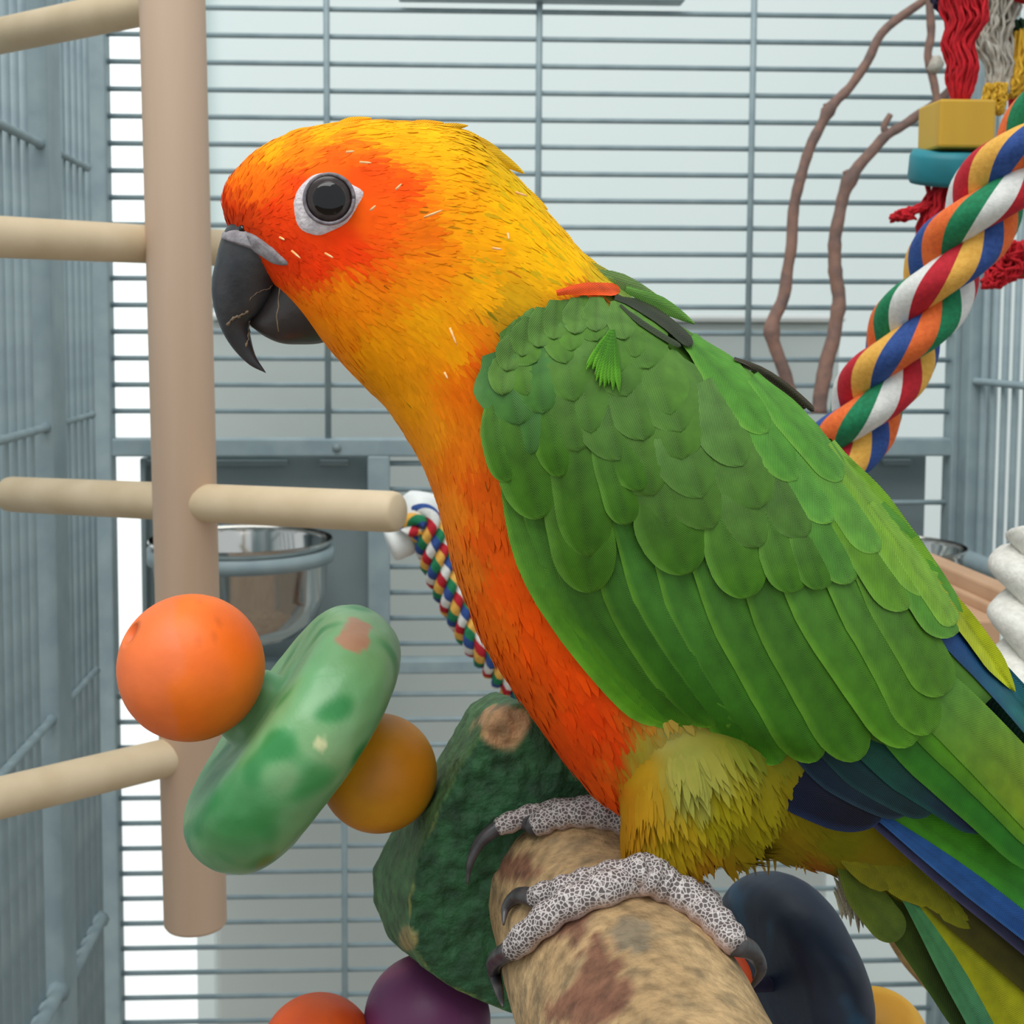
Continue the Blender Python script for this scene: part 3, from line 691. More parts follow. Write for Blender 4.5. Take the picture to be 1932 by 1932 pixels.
CP = [((420, 400), (232, 66, 0)), ((440, 330), (250, 125, 0)), ((500, 280), (255, 165, 0)), ((600, 250), (255, 170, 0)), ((700, 240), (255, 176, 0)), ((800, 245), (255, 180, 5)),
      ((870, 250), (226, 172, 5)), ((930, 295), (222, 170, 5)), ((980, 340), (232, 186, 5)), ((560, 295), (255, 128, 0)), ((480, 360), (252, 108, 0)), ((510, 410), (238, 60, 0)), ((450, 425), (215, 60, 4)),
      ((540, 470), (232, 55, 0)), ((590, 490), (248, 58, 0)), ((560, 350), (245, 70, 0)), ((650, 460), (255, 62, 0)), ((690, 330), (252, 80, 0)), ((745, 350), (250, 80, 0)), ((620, 295), (254, 96, 0)), ((700, 420), (253, 92, 0)),
      ((650, 550), (255, 138, 0)), ((600, 570), (255, 130, 0)), ((620, 620), (252, 142, 0)), ((700, 650), (255, 160, 0)), ((800, 500), (250, 138, 0)), ((780, 440), (244, 112, 0)), ((850, 400), (255, 158, 0)),
      ((840, 320), (255, 172, 0)), ((760, 290), (255, 165, 0)), ((900, 450), (255, 168, 0)), ((950, 400), (252, 182, 0)), ((1000, 450), (255, 188, 0)), ((1050, 500), (252, 186, 0)), ((1080, 470), (250, 190, 0)), ((900, 550), (255, 172, 0)),
      ((800, 600), (255, 168, 0)), ((700, 715), (240, 154, 0)), ((760, 750), (246, 158, 8)), ((850, 650), (255, 164, 0)), ((900, 620), (238, 128, 0)), ((870, 720), (246, 116, 0)), ((905, 680), (240, 96, 0)),
      ((960, 560), (214, 158, 8)), ((930, 590), (190, 140, 10)), ((1160, 540), (116, 142, 62)), ((1210, 575), (96, 138, 60)), ((1120, 515), (214, 176, 20)), ((1100, 545), (214, 90, 16)),
      ((800, 820), (246, 152, 20)), ((860, 850), (242, 122, 10)), ((900, 900), (228, 92, 5)), ((845, 950), (240, 132, 22)), ((920, 1000), (228, 86, 5)), ((875, 1050), (228, 118, 22)), ((950, 1080), (242, 86, 0)),
      ((915, 1150), (232, 100, 6)), ((1000, 1150), (250, 86, 0)), ((1050, 1250), (250, 80, 0)), ((990, 1280), (226, 86, 6)), ((1100, 1320), (240, 68, 0)), ((1150, 1370), (232, 66, 0)), ((1080, 1400), (226, 74, 5)), ((1130, 1480), (228, 78, 4)),
      ((1190, 1380), (172, 158, 50)), ((1250, 1380), (170, 164, 84)), ((1190, 1450), (186, 144, 20)), ((1300, 1440), (152, 152, 64)), ((1250, 1550), (172, 144, 14)), ((1350, 1500), (162, 150, 10)), ((1180, 1540), (186, 130, 14)), ((1300, 1630), (186, 128, 14)),
      ((1420, 1540), (150, 138, 8)), ((1450, 1600), (142, 122, 8)), ((1550, 1580), (124, 122, 10)), ((1600, 1650), (128, 112, 16)), ((1500, 1630), (160, 100, 20)), ((1700, 1700), (116, 116, 10)), ((1800, 1800), (130, 130, 10)),
      ((1300, 720), (84, 128, 44)), ((1450, 900), (80, 126, 40)), ((1600, 1150), (84, 130, 40)), ((1720, 1350), (90, 130, 30)), ((1100, 900), (90, 120, 40)), ((1250, 1150), (90, 130, 40)), ((1400, 1330), (110, 130, 30))]
CPL = [(p, c) for p, c in CP]
def body_col(u, v_, tight=3.6):
    s = 0; r = g = b_ = 0
    for (x, y), c in CPL:
        d2 = (x - u) ** 2 + (y - v_) ** 2 + 60; wgt = d2 ** (-tight / 2); s += wgt; r += c[0] * wgt; g += c[1] * wgt; b_ += c[2] * wgt
    return (r / s, g / s, b_ / s)
FP = [((440, 350), (.5, -.8)), ((520, 270), (.85, -.45)), ((700, 235), (1, .0)), ((880, 260), (.9, .35)), ((980, 350), (.7, .6)), ((1080, 470), (.7, .65)), ((560, 460), (.6, .5)), ((620, 300), (1, -.2)), ((760, 350), (1, .05)), ((800, 430), (1, .0)),
      ((900, 450), (.95, .25)), ((650, 560), (.7, .7)), ((750, 560), (.85, .5)), ((640, 660), (.6, .8)), ((720, 720), (.45, .9)), ((850, 620), (.6, .75)), ((1000, 520), (.85, .5)), ((800, 820), (.25, .97)), ((880, 950), (.2, 1)), ((920, 1100), (.35, .93)), ((1000, 1280), (.45, .9)), ((1100, 1400), (.4, .92)),
      ((1200, 1450), (.25, .97)), ((1350, 1500), (.35, .93)), ((1450, 1560), (.6, .8)), ((1600, 1600), (.85, .6)), ((1750, 1720), (.7, .75)), ((1300, 800), (.6, .8)), ((1600, 1200), (.6, .8))]
def flow(u, v_):
    s = 0; a = b_ = 0
    for (x, y), c in FP:
        wgt = ((x - u) ** 2 + (y - v_) ** 2 + 300) ** -1.6; s += wgt; a += c[0] * wgt; b_ += c[1] * wgt
    return a / s, b_ / s
def mid_pix(p):                               # side-view coordinates of a body point; both sides alike
    return pix(Vector((p.x, YBIRD - abs(p.y - YBIRD), p.z)))
MP = [mid_pix(p) for p in BV]
cols = [lin(tuple(x * (.93 if u > 1140 and v_ > 1330 else 1) for x in body_col(u, v_))) for u, v_ in MP]
obj('body', BV, BF, M['plume'], parrot, cols=cols)
bvh = BVHTree.FromPolygons(BV, BF)
def on_body(px, py):
    h = bvh.ray_cast(CAM, ray(px, py).normalized())
    return (h[0], h[1]) if h[0] is not None else (at(px, py, YBIRD), Vector((0, -1, 0)))

# wing outline and depth
LE = [(570, 1000), (610, 950), (680, 920), (760, 912), (850, 920), (900, 945), (980, 975), (1060, 1010), (1150, 1060), (1230, 1120), (1310, 1180), (1365, 1250), (1430, 1440)]
DC = [(940, 640), (960, 600), (1000, 570), (1100, 553), (1160, 550), (1240, 580), (1300, 615), (1400, 680), (1480, 735), (1545, 790), (1610, 880), (1700, 990), (1790, 1120), (1860, 1230), (1932, 1340), (2060, 1530)]
WA = Vector((.70, .714)); WN = Vector((-.714, .70)); WO = Vector((1000, 560))
dcs = sorted(((Vector(p) - WO).dot(WA), (Vector(p) - WO).dot(WN)) for p in DC)
DS = [a for a, b_ in dcs]; DQ = [b_ for a, b_ in dcs]
def wing_w(u, v_):
    p = Vector((u, v_)) - WO; s = p.dot(WA); q = p.dot(WN)
    t = (q - interp(s, DS, DQ)) / interp(s, [0, 200, 700, 1300], [240, 320, 300, 240])
    wm = interp(s, [-40, 0, 150, 400, 700, 1000, 1300], [230, 250, 292, 305, 285, 235, 180])
    if t < 1: r = math.sqrt(max(0, 1 - (1 - max(t, 0)) ** 2))
    else: r = max(0.5, 1 - .10 * (t - 1) ** 2)
    le = interp(v_, [a for a, b_ in LE], [b_ for a, b_ in LE])
    fx = .80 + .20 * smooth(-10, 170, u - le)
    out = max(14, wm * r * fx)
    k_ = smooth(1250, 1100, u) * smooth(1000, 850, v_)
    if k_ > 0:                                # the folded shoulder lies on the side of the neck
        h_ = bvh.ray_cast(CAM, ray(u, v_).normalized())
        if h_[0] is not None: out = lerp(out, max(out, (YBIRD - h_[0].y) / PX + 14), k_)
    return out
WING_POLY = [(1000, 572), (950, 612), (921, 680), (913, 760), (921, 850), (946, 900), (976, 980), (1011, 1060), (1062, 1150), (1122, 1230), (1182, 1310), (1252, 1362), (1330, 1357), (1440, 1425), (1600, 1425), (1740, 1390), (1900, 1560), (2040, 1640), (2060, 1530), (1932, 1340), (1860, 1230), (1790, 1120), (1700, 990), (1610, 880), (1545, 790), (1480, 735), (1400, 680), (1300, 615), (1240, 580), (1160, 552), (1100, 555)]

# body plumage: thousands of tiny contour feathers, one mesh
def scatter():
    areas = []; tot = 0; V = []; Fc = []; C = []; NN = []
    for fc in BF:
        a = (BV[fc[1]] - BV[fc[0]]).cross(BV[fc[2]] - BV[fc[0]]).length; tot += a; areas.append(tot)
    import bisect
    rnd = random.Random(3)
    for i in range(40000):
        fc = BF[min(bisect.bisect(areas, rnd.random() * tot), len(BF) - 1)]
        r1, r2 = rnd.random(), rnd.random()
        p = BV[fc[0]].lerp(BV[fc[1]], r1).lerp(BV[fc[3 % len(fc)]].lerp(BV[fc[2]], r1), r2); n_ = BN[fc[0]]
        u, v_ = mid_pix(p)
        if inside(u, v_ + 44, WING_POLY) and inside(u - 20, v_ + 10, WING_POLY) and inside(u, v_ - 6, WING_POLY): continue
        head = smooth(900, 500, math.hypot(u - 600, v_ - 400))
        if math.hypot((u - 619) / 78, (v_ - 384) / 72) < 1.05: continue
        if u < 610 and v_ > 455 and (u - 410) * .8 + 440 < v_: continue
        a, b_ = flow(u, v_); a += rnd.uniform(-.16, .16); b_ += rnd.uniform(-.16, .16)
        d = (Vector((1, 0, 0)) * a - Vector((0, 0, 1)) * b_); d = d - n_ * d.dot(n_)
        if d.length < .15: continue
        d.normalize(); s = n_.cross(d)
        L = lerp(58, 34, head) * rnd.uniform(.7, 1.3); W = lerp(9, 4, head) * rnd.uniform(.6, 1.3)
        thigh = u > 1140 and v_ > 1330
        if u < 640: L *= .72
        L *= PX; W *= PX
        ru, rv = MPOFF(u, v_)
        c = body_col(u + rnd.uniform(-10, 10), v_ + rnd.uniform(-10, 10))
        j = rnd.uniform(.97, 1.03); c = tuple(min(255, x * j) for x in c)
        if rnd.random() < (.04 if 760 < u < 960 and 380 < v_ < 560 else .006) and u > 700 and v_ < 1500: c = tuple(x * rnd.uniform(.66, .86) for x in c); W *= .5
        if u > 830 and v_ < 520 and rnd.random() < .10: c = mix(c, (176, 160, 20), .5)
        if thigh: W = 7 * PX * rnd.uniform(.6, 1.2); L *= 1.2; c = body_col(u, v_); c = tuple(x * .93 for x in c)
        lift = rnd.uniform(-.004, .004) if thigh else lerp(1, .5, head) * (rnd.uniform(.008, .04) if rnd.random() < .93 else rnd.uniform(.05, .12))
        o = len(V)
        V += [p - n_ * W * .15, p + d * L * .35 + s * W + n_ * L * lift * .4, p + d * L * .35 - s * W + n_ * L * lift * .4, p + d * L * .40 + n_ * (L * lift * .5 + W * .22),
              p + d * L * .78 + s * W * .72 + n_ * L * lift * .8, p + d * L * .78 - s * W * .72 + n_ * L * lift * .8, p + d * L * .80 + n_ * (L * lift * .85 + W * .14), p + d * L + n_ * L * lift]
        Fc += [(o, o + 3, o + 1), (o, o + 2, o + 3), (o + 1, o + 3, o + 6, o + 4), (o + 3, o + 2, o + 5, o + 6), (o + 4, o + 6, o + 7), (o + 6, o + 5, o + 7)]
        lc = lin(c); C += [lc] * 8; m_ = (n_ + s * rnd.uniform(-.07, .07) + d * rnd.uniform(-.03, .08)).normalized(); NN += [m_] * 8
    return V, Fc, C, NN
def MPOFF(u, v_): return u, v_
v, f, c, nn = scatter(); co = tag(obj('contour_feathers', v, f, M['plume'], parrot, cols=c), kind='stuff'); co.data.normals_split_custom_set_from_vertices(nn)

# one vane feather in side-view pixel coordinates
def feather(parent, root, mid, tip, wd, depth, layer=0.0, col=(70, 130, 40), tipc=None, edge=None, lift=6.0, tilt=3.0, name='feather', blunt=.75, nl=18, nw=6, camber=3.0, rootw=.45, es=.6, point=False, jit=.06):
    ctrl = (2 * mid[0] - .5 * (root[0] + tip[0]), 2 * mid[1] - .5 * (root[1] + tip[1]))
    V = []; Fc = []; C = []; UV = []
    tipc = tipc or col; edge = edge or tuple(min(255, x * 1.16 + 8) for x in col)
    Ltot = math.hypot(tip[0] - root[0], tip[1] - root[1]); jj = random.uniform(1 - jit, 1 + jit); ph = random.random() * 100
    for i in range(nl + 1):
        t = 1 - (1 - i / nl) ** 1.7
        if i == nl: t = .9998
        x = (1 - t) ** 2 * root[0] + 2 * t * (1 - t) * ctrl[0] + t * t * tip[0]; y = (1 - t) ** 2 * root[1] + 2 * t * (1 - t) * ctrl[1] + t * t * tip[1]
        dx = 2 * (1 - t) * (ctrl[0] - root[0]) + 2 * t * (tip[0] - ctrl[0]); dy = 2 * (1 - t) * (ctrl[1] - root[1]) + 2 * t * (tip[1] - ctrl[1]); m_ = math.hypot(dx, dy)
        nx, ny = dy / m_, -dx / m_           # to the feather's right hand (dorsal) side
        L0 = wd * blunt                      # rounded tip length
        dist = (1 - t) * Ltot
        pr_ = math.sqrt(max(0, 1 - (1 - min(1, dist / L0)) ** 2)) if dist < L0 else 1.0
        if point and dist < L0: pr_ = (dist / L0) ** .7
        pr_ *= lerp(rootw, 1, smooth(0, .45, t))
        hw = wd / 2 * pr_
        for k_ in range(nw + 1):
            c_ = -1 + 2 * k_ / nw
            rag = 1 + .02 * noise.noise(Vector((ph, i * .9, c_ * 3)))
            u = x + nx * hw * c_ * rag; v_ = y + ny * hw * c_ * rag
            off = layer + lift * t - tilt * c_ + camber * (1 - abs(c_)) - 1.5 * abs(c_) ** 3
            V.append(at(u, v_, YBIRD - (depth(u, v_) + off) * PX))
            cc = mix(col, tipc, smooth(.25, 1, t)); e_ = smooth(.80, 1, -c_) * es + smooth(.85, 1, c_) * .2 * es + smooth(.93, 1, t) * .5 * es
            cc = mix(cc, edge, min(1, e_)); cc = mix(cc, tuple(x_ * .8 for x_ in cc), smooth(.12, .0, abs(c_)) * .5)
            q = jj * (1 + .05 * noise.noise(Vector((ph, i * .5, c_))))
            C.append(lin(tuple(min(255, max(0, x_ * q)) for x_ in cc))); UV.append((hw * c_, t * Ltot))
    q = nw + 1
    for i in range(nl):
        for k_ in range(nw): Fc.append((i * q + k_, i * q + k_ + 1, (i + 1) * q + k_ + 1, (i + 1) * q + k_))
    return obj(name, V, Fc, M['feather'], parent, cols=C, uvs=UV)

def shell(outline_fn, n_s, n_q):
    pass
# wing base: closed shell under the feathers
wv = []; wf = []; wc = []
smin, smax = 0, 1150; NS, NQ = 46, 24
for side_ in (0, 1):
    for i in range(NS + 1):
        s = lerp(6, smax, i / NS); q0 = interp(s, DS, DQ) + 8
        ql = interp(s, [0, 30, 83, 160, 300, 450, 640, 750, 850, 1000, 1150], [18, 130, 195, 225, 250, 290, 345, 372, 330, 170, 60])
        for k_ in range(NQ + 1):
            q = lerp(q0, max(ql, q0 + 4), k_ / NQ); p = WO + WA * s + WN * q
            wv.append(at(p.x, p.y, YBIRD - (wing_w(p.x, p.y) - 20 - (26 if side_ else 0) * min(1, k_ / 3, (NQ - k_) / 3)) * PX)); wc.append(lin((74, 116, 40)))
q = NQ + 1; h = (NS + 1) * q
for i in range(NS):
    for k_ in range(NQ):
        a = i * q + k_; wf.append((a, a + 1, a + q + 1, a + q)); wf.append((h + a, h + a + q, h + a + q + 1, h + a + 1))
for i in range(NS):
    a = i * q; wf.append((a, a + q, h + a + q, h + a)); a = i * q + NQ; wf.append((a, h + a, h + a + q, a + q))
for k_ in range(NQ):
    wf.append((k_, h + k_, h + k_ + 1, k_ + 1)); a = NS * q + k_; wf.append((a, a + 1, h + a + 1, h + a))
wing = obj('wing', wv, wf, M['plume'], parrot, cols=wc)
WF = []
def wfeather(*a, **k_): WF.append(feather(wing, *a, depth=wing_w, **k_))
G1 = (64, 118, 18); G2 = (74, 124, 32); G3 = (80, 124, 52); EDG = (118, 172, 60)
# primaries and blue tips, lowest layer
wfeather((1400, 1375), (1500, 1482), (1665, 1538), 96, layer=-26, col=(18, 30, 66), tipc=(12, 16, 34), edge=(40, 64, 110), lift=2)
wfeather((1480, 1390), (1590, 1475), (1715, 1528), 60, layer=-22, col=(20, 44, 66), tipc=(16, 34, 46), edge=(54, 84, 100), lift=2)
wfeather((1530, 1390), (1640, 1470), (1760, 1530), 60, layer=-20, col=(18, 56, 62), tipc=(16, 44, 50), edge=(44, 84, 84), lift=2)
wfeather((1590, 1385), (1728, 1472), (1868, 1560), 74, layer=-17, col=(18, 70, 56), tipc=(14, 26, 56), edge=(26, 84, 74), lift=2)
wfeather((1620, 1320), (1780, 1450), (1990, 1640), 96, layer=-13, col=(46, 112, 24), tipc=(30, 100, 16), edge=(70, 130, 30), lift=3)
wfeather((1640, 1260), (1810, 1400), (2030, 1620), 110, layer=-10, col=(70, 132, 20), tipc=(84, 126, 10), edge=(60, 110, 14), lift=3)
wfeather((1650, 1208), (1814, 1361), (2044, 1606), 110, layer=-7, col=(84, 142, 50), tipc=(120, 140, 10), edge=(90, 140, 30), lift=3)
wfeather((1700, 1130), (1858, 1255), (2060, 1500), 60, layer=-14, col=(20, 62, 120), tipc=(30, 112, 80), edge=(24, 60, 96), lift=2, tilt=1)
wfeather((1745, 1078), (1830, 1184), (1916, 1306), 40, layer=6, point=True, blunt=1.6, col=(140, 152, 14), tipc=(176, 186, 20), edge=(150, 160, 20), lift=2, tilt=0)
# secondaries
SECO = [((960, 880), (1052, 1118), (1258, 1362), 92), ((1000, 930), (1092, 1158), (1285, 1364), 92), ((1046, 960), (1135, 1178), (1310, 1362), 92), ((1120, 970), (1212, 1172), (1352, 1366), 96), ((1170, 970), (1272, 1182), (1432, 1424), 98),
        ((1235, 990), (1338, 1208), (1472, 1440), 102), ((1300, 1000), (1415, 1210), (1542, 1436), 104), ((1390, 1010), (1502, 1218), (1622, 1434), 108), ((1455, 1010), (1580, 1202), (1722, 1406), 104), ((1530, 1010), (1655, 1190), (1752, 1386), 98), ((1590, 1000), (1702, 1170), (1780, 1312), 92)]
for i, (r_, m_, t_, wd) in enumerate(SECO):
    g = mix((78, 138, 14), (48, 112, 14), min(1, i / 3)) if i < 4 else mix((46, 110, 14), (78, 130, 18), (i - 4) / 6)
    wfeather(r_, m_, t_, wd, layer=-4 + i * .25, col=mix(g, (78, 128, 60), .55), tipc=g, edge=(120, 178, 50), lift=5, tilt=4)
# long inner feathers along the back
for r_, m_, t_, wd, g in [((1600, 900), (1712, 1060), (1800, 1200), 90, (78, 138, 36)), ((1520, 860), (1625, 1010), (1712, 1150), 92, (92, 144, 30)), ((1560, 840), (1660, 980), (1760, 1120), 80, (110, 156, 40)),
                          ((1440, 820), (1530, 960), (1606, 1100), 84, (80, 140, 46)), ((1480, 790), (1580, 920), (1660, 1040), 80, (92, 150, 50)), ((1400, 740), (1490, 860), (1570, 985), 84, (84, 144, 52)),
                          ((1340, 680), (1430, 790), (1505, 905), 84, (82, 146, 48)), ((1420, 710), (1500, 800), (1590, 905), 60, (84, 150, 44)), ((1300, 640), (1375, 720), (1450, 815), 76, (78, 140, 40)), ((1640, 950), (1730, 1075), (1800, 1180), 44, (118, 164, 42))]:
    wfeather(r_, m_, t_, wd, layer=7 if wd == 44 else 1.5, col=g, edge=(126, 180, 66), lift=6, tilt=0 if wd == 44 else 3)
# greater coverts
for r_, m_, t_, wd in [((1500, 970), (1530, 1045), (1552, 1112), 78), ((1445, 970), (1478, 1050), (1498, 1118), 88), ((1345, 950), (1385, 1045), (1412, 1128), 108), ((1215, 900), (1262, 995), (1300, 1082), 128),
                       ((1060, 840), (1090, 980), (1116, 1118), 124), ((1072, 770), (1092, 900), (1112, 1050), 106), ((1120, 780), (1158, 890), (1182, 990), 70), ((970, 720), (985, 850), (1022, 978), 112), ((1020, 740), (1040, 810), (1058, 900), 80), ((930, 740), (938, 830), (962, 908), 60), ((1150, 800), (1185, 860), (1210, 925), 90)]:
    wfeather(r_, m_, t_, wd, layer=4, col=mix(G2, G3, .4), tipc=G1, edge=(120, 176, 70), lift=7, tilt=2)
# median and lesser coverts in overlapping rows
row = 0
for base in (975, 912, 850, 790, 735, 684, 640, 606):
    u = 905 + (row % 2) * 34
    while u < 1560:
        big = smooth(610, 800, base)
        tu = u + random.uniform(-14, 14); tv = base + (u - 960) * .09 + random.uniform(-20, 20)
        u += lerp(58, 92, big) * random.uniform(.8, 1.22)
        dx = .02 + .52 * max(0, (tu - 960)) / 600; L = lerp(86, 165, big) * random.uniform(.88, 1.15); m_ = math.hypot(dx, 1)
        if not inside(tu - 22, tv - 8, WING_POLY) or tu > 1170 + (base - 594) * 1.02: continue
        if base > 890 and tu < 1180: continue
        ru, rv = tu - dx / m_ * L, tv - 1 / m_ * L
        p = Vector((ru, rv)) - WO; qd = p.dot(WN) - interp(p.dot(WA), DS, DQ)
        if qd < 10: ru += (10 - qd) * WN.x; rv += (10 - qd) * WN.y
        le_ = interp(tv - 30, [a for a, b_ in LE], [b_ for a, b_ in LE]); fw = lerp(74, 132, big) * random.uniform(.85, 1.18)
        if tu - fw * .46 < le_: tu = le_ + fw * .46
        for _ in range(14):
            if inside(ru - 6, rv - 4, WING_POLY): break
            ru = lerp(ru, tu + 14, .1); rv = lerp(rv, tv, .1)
        if math.hypot(ru - tu, rv - tv) < 34: continue
        g = mix((80, 122, 42), (84, 124, 56), random.random())
        if tu < 1090 and 760 < base < 900: g = mix(g, (62, 124, 70), .5)
        wfeather((ru, rv), ((ru + tu) / 2 + random.uniform(-5, 5), (rv + tv) / 2), (tu, tv), fw, layer=5 + row * .3, col=g, tipc=mix(g, G1, .3), edge=(116, 156, 84), es=.30, lift=3.6, tilt=random.uniform(-1.5, 3), jit=.03, blunt=random.uniform(.6, .85), nl=11, nw=6, camber=2)
    row += 1
for (tu, tv), (ru, rv) in [((956, 700), (970, 628)), ((985, 672), (996, 598)), ((1015, 655), (1024, 580)), ((1045, 640), (1050, 566)), ((1085, 630), (1090, 562)), ((948, 745), (950, 668)), ((1125, 625), (1125, 560)), ((1180, 640), (1165, 566))]:
    wfeather((ru, rv), ((ru + tu) / 2, (rv + tv) / 2), (tu, tv), 58, layer=8.5, col=mix((80, 122, 42), (84, 122, 52), random.random()), jit=.03, edge=(112, 150, 80), es=.28, lift=5, tilt=1, nl=9, camber=2)
# the bright tuft fanned over the shoulder
for k_ in range(11):
    an = lerp(.62, -.06, k_ / 10) + random.uniform(-.04, .04); Lk = lerp(84, 112, smooth(0, 8, k_)) * random.uniform(.9, 1.08)
    rx, ry = 1153 + k_ * .5, 622; tx, ty = rx - math.sin(an) * Lk, ry + math.cos(an) * Lk
    wfeather((rx, ry), ((rx + tx) / 2, (ry + ty) / 2), (tx, ty), random.uniform(9, 14), layer=15 + k_ * .2, col=(58, 118, 8), tipc=(84, 150, 20), edge=(110, 170, 40), es=.3, lift=4, tilt=1, nl=8, nw=4, blunt=2.2, point=True, camber=1)
# dark underfeathers showing at the shoulder top
for r_, m_, t_, wd, c_ in [((1160, 560), (1232, 590), (1306, 652), 24, (44, 50, 34)), ((1170, 575), (1215, 612), (1285, 654), 11, (54, 66, 40)), ((1385, 676), (1460, 712), (1536, 776), 13, (64, 60, 44)), ((1050, 553), (1110, 545), (1170, 548), 24, (214, 74, 12))]:
    wfeather(r_, m_, t_, wd, layer=14, col=c_, edge=tuple(x * 1.2 for x in c_), lift=3, tilt=1, nl=10, nw=4)
# far wing: the same wing mirrored across the bird's middle plane
far = bpy.data.objects.new('wing', wing.data); COL.objects.link(far); far.parent = parrot
MIR = Matrix.Translation((0, 2 * YBIRD, 0)) @ Matrix.Diagonal((1, -1, 1, 1))
far.matrix_parent_inverse = Matrix.Translation(-WL[parrot.name]) @ MIR; far.location = wing.location
for o in WF:
    c_ = o.copy(); COL.objects.link(c_); c_.parent = far
    c_.matrix_parent_inverse = Matrix.Translation(-WL[wing.name])

# tail
tail = empty('tail', at(1650, 1560, YBIRD)); tail.parent = parrot; tail.matrix_parent_inverse = Matrix.Translation(-WL[parrot.name])
def tfeather(r_, m_, t_, wd, dep, col, tipc=None, edge=None, **k_):
    if t_[0] > 1880:          # carry the same curve on past the edge of the photograph
        c_ = (2 * m_[0] - .5 * (r_[0] + t_[0]), 2 * m_[1] - .5 * (r_[1] + t_[1]))
        B = lambda t: tuple((1 - t) ** 2 * r_[i] + 2 * t * (1 - t) * c_[i] + t * t * t_[i] for i in (0, 1))
        m_, t_ = B(.78), B(1.56)
    feather(tail, r_, m_, t_, wd, depth=lambda u, v_: dep + (46 * smooth(1880, 1600, u) if dep > 105 else 0), layer=0, col=col, tipc=tipc, edge=edge, lift=2, tilt=2, rootw=.2, **k_)
tfeather((1560, 1420), (1790, 1590), (2060, 1760), 100, 118, (66, 140, 24), (20, 120, 96), (90, 160, 40))
tfeather((1640, 1440), (1850, 1600), (2080, 1740), 90, 112, (60, 130, 20), (50, 126, 50), (90, 150, 30))
tfeather((1590, 1490), (1770, 1622), (2000, 1800), 46, 126, (34, 80, 140), (22, 62, 130), (60, 110, 170))
tfeather((1580, 1500), (1750, 1630), (1960, 1800), 40, 108, (64, 66, 104), (40, 40, 60), (90, 90, 130))
tfeather((1560, 1520), (1760, 1660), (1990, 1850), 110, 92, (70, 66, 8), (44, 42, 6), (84, 80, 10))  # shade under the tail put into this feather's darkened olive
tfeather((1640, 1620), (1800, 1770), (1960, 2010), 110, 84, (140, 142, 10), (176, 178, 14), (190, 194, 50))
tfeather((1760, 1660), (1880, 1800), (2010, 2020), 110, 70, (126, 112, 10), (150, 126, 8), (120, 110, 20))
tfeather((1660, 1620), (1770, 1790), (1890, 2010), 46, 90, (66, 128, 78), (60, 116, 100), (90, 150, 100))
tfeather((1600, 1610), (1710, 1750), (1850, 1960), 70, 60, (66, 86, 20), (40, 60, 20), (70, 100, 30))
tfeather((1570, 1600), (1640, 1700), (1700, 1770), 70, 78, (86, 104, 24), (80, 100, 30), (110, 120, 50))
for i in range(14):   # undertail coverts
    a = i / 13; x = lerp(1500, 1790, a) + random.uniform(-20, 20); y = lerp(1560, 1700, a) + random.uniform(-30, 20)
    tfeather((x - 50, y - 70), (x - 8, y - 30), (x + 60, y + 52), 74, 96 - 10 * a + i * .4, mix((132, 124, 8), (112, 116, 10), a), edge=(140, 136, 20), nl=8, nw=4)
# pale downy vent tufts
for i in range(26):
    x = random.uniform(1570, 1640); y = random.uniform(1640, 1690)
    tfeather((x, y), (x + 12, y + 24), (x + random.uniform(10, 30), y + random.uniform(45, 80)), 10, 50, (168, 162, 140), nl=6, nw=2, point=True, blunt=2)
for i in range(16):
    x = random.uniform(1280, 1530); y = 1616 + random.uniform(-4, 8)
    tfeather((x, y - 10), (x + 4, y + 10), (x + random.uniform(2, 14), y + random.uniform(24, 40)), 6, 60, (186, 150, 80) if i % 2 else (150, 118, 30), nl=5, nw=2, point=True, blunt=2.5)

for r_, t_, wd, c_ in [((620, 246), (702, 223), 20, (255, 176, 0)), ((520, 278), (582, 240), 18, (255, 170, 0)), ((740, 250), (838, 232), 22, (255, 178, 0)), ((800, 256), (884, 237), 24, (232, 176, 6)), ((845, 252), (918, 268), 30, (226, 172, 6)), ((870, 262), (950, 290), 32, (226, 174, 6)),
                       ((890, 275), (990, 328), 30, (236, 186, 8)), ((905, 295), (978, 346), 28, (240, 190, 10)), ((930, 320), (1000, 362), 28, (244, 190, 6)), ((950, 345), (1034, 396), 30, (248, 188, 4)), ((985, 385), (1060, 432), 28, (250, 190, 4)), ((1000, 405), (1082, 456), 30, (250, 190, 2)),
                       ((1030, 440), (1108, 488), 30, (250, 188, 2)), ((1060, 475), (1140, 512), 30, (236, 186, 16)), ((1080, 500), (1170, 528), 30, (170, 166, 50)), ((1100, 512), (1245, 562), 34, (112, 146, 80)), ((1130, 524), (1205, 548), 30, (120, 150, 70)), ((1180, 545), (1312, 612), 30, (96, 146, 60))]:
    feather(parrot, r_, ((r_[0] + t_[0]) / 2, (r_[1] + t_[1]) / 2 - 4), t_, wd, depth=lambda u, v_: 34, col=c_, edge=c_, es=.2, lift=-6, tilt=0, name='nape_feather', point=True, camber=1, blunt=2.2, nl=9, nw=4)
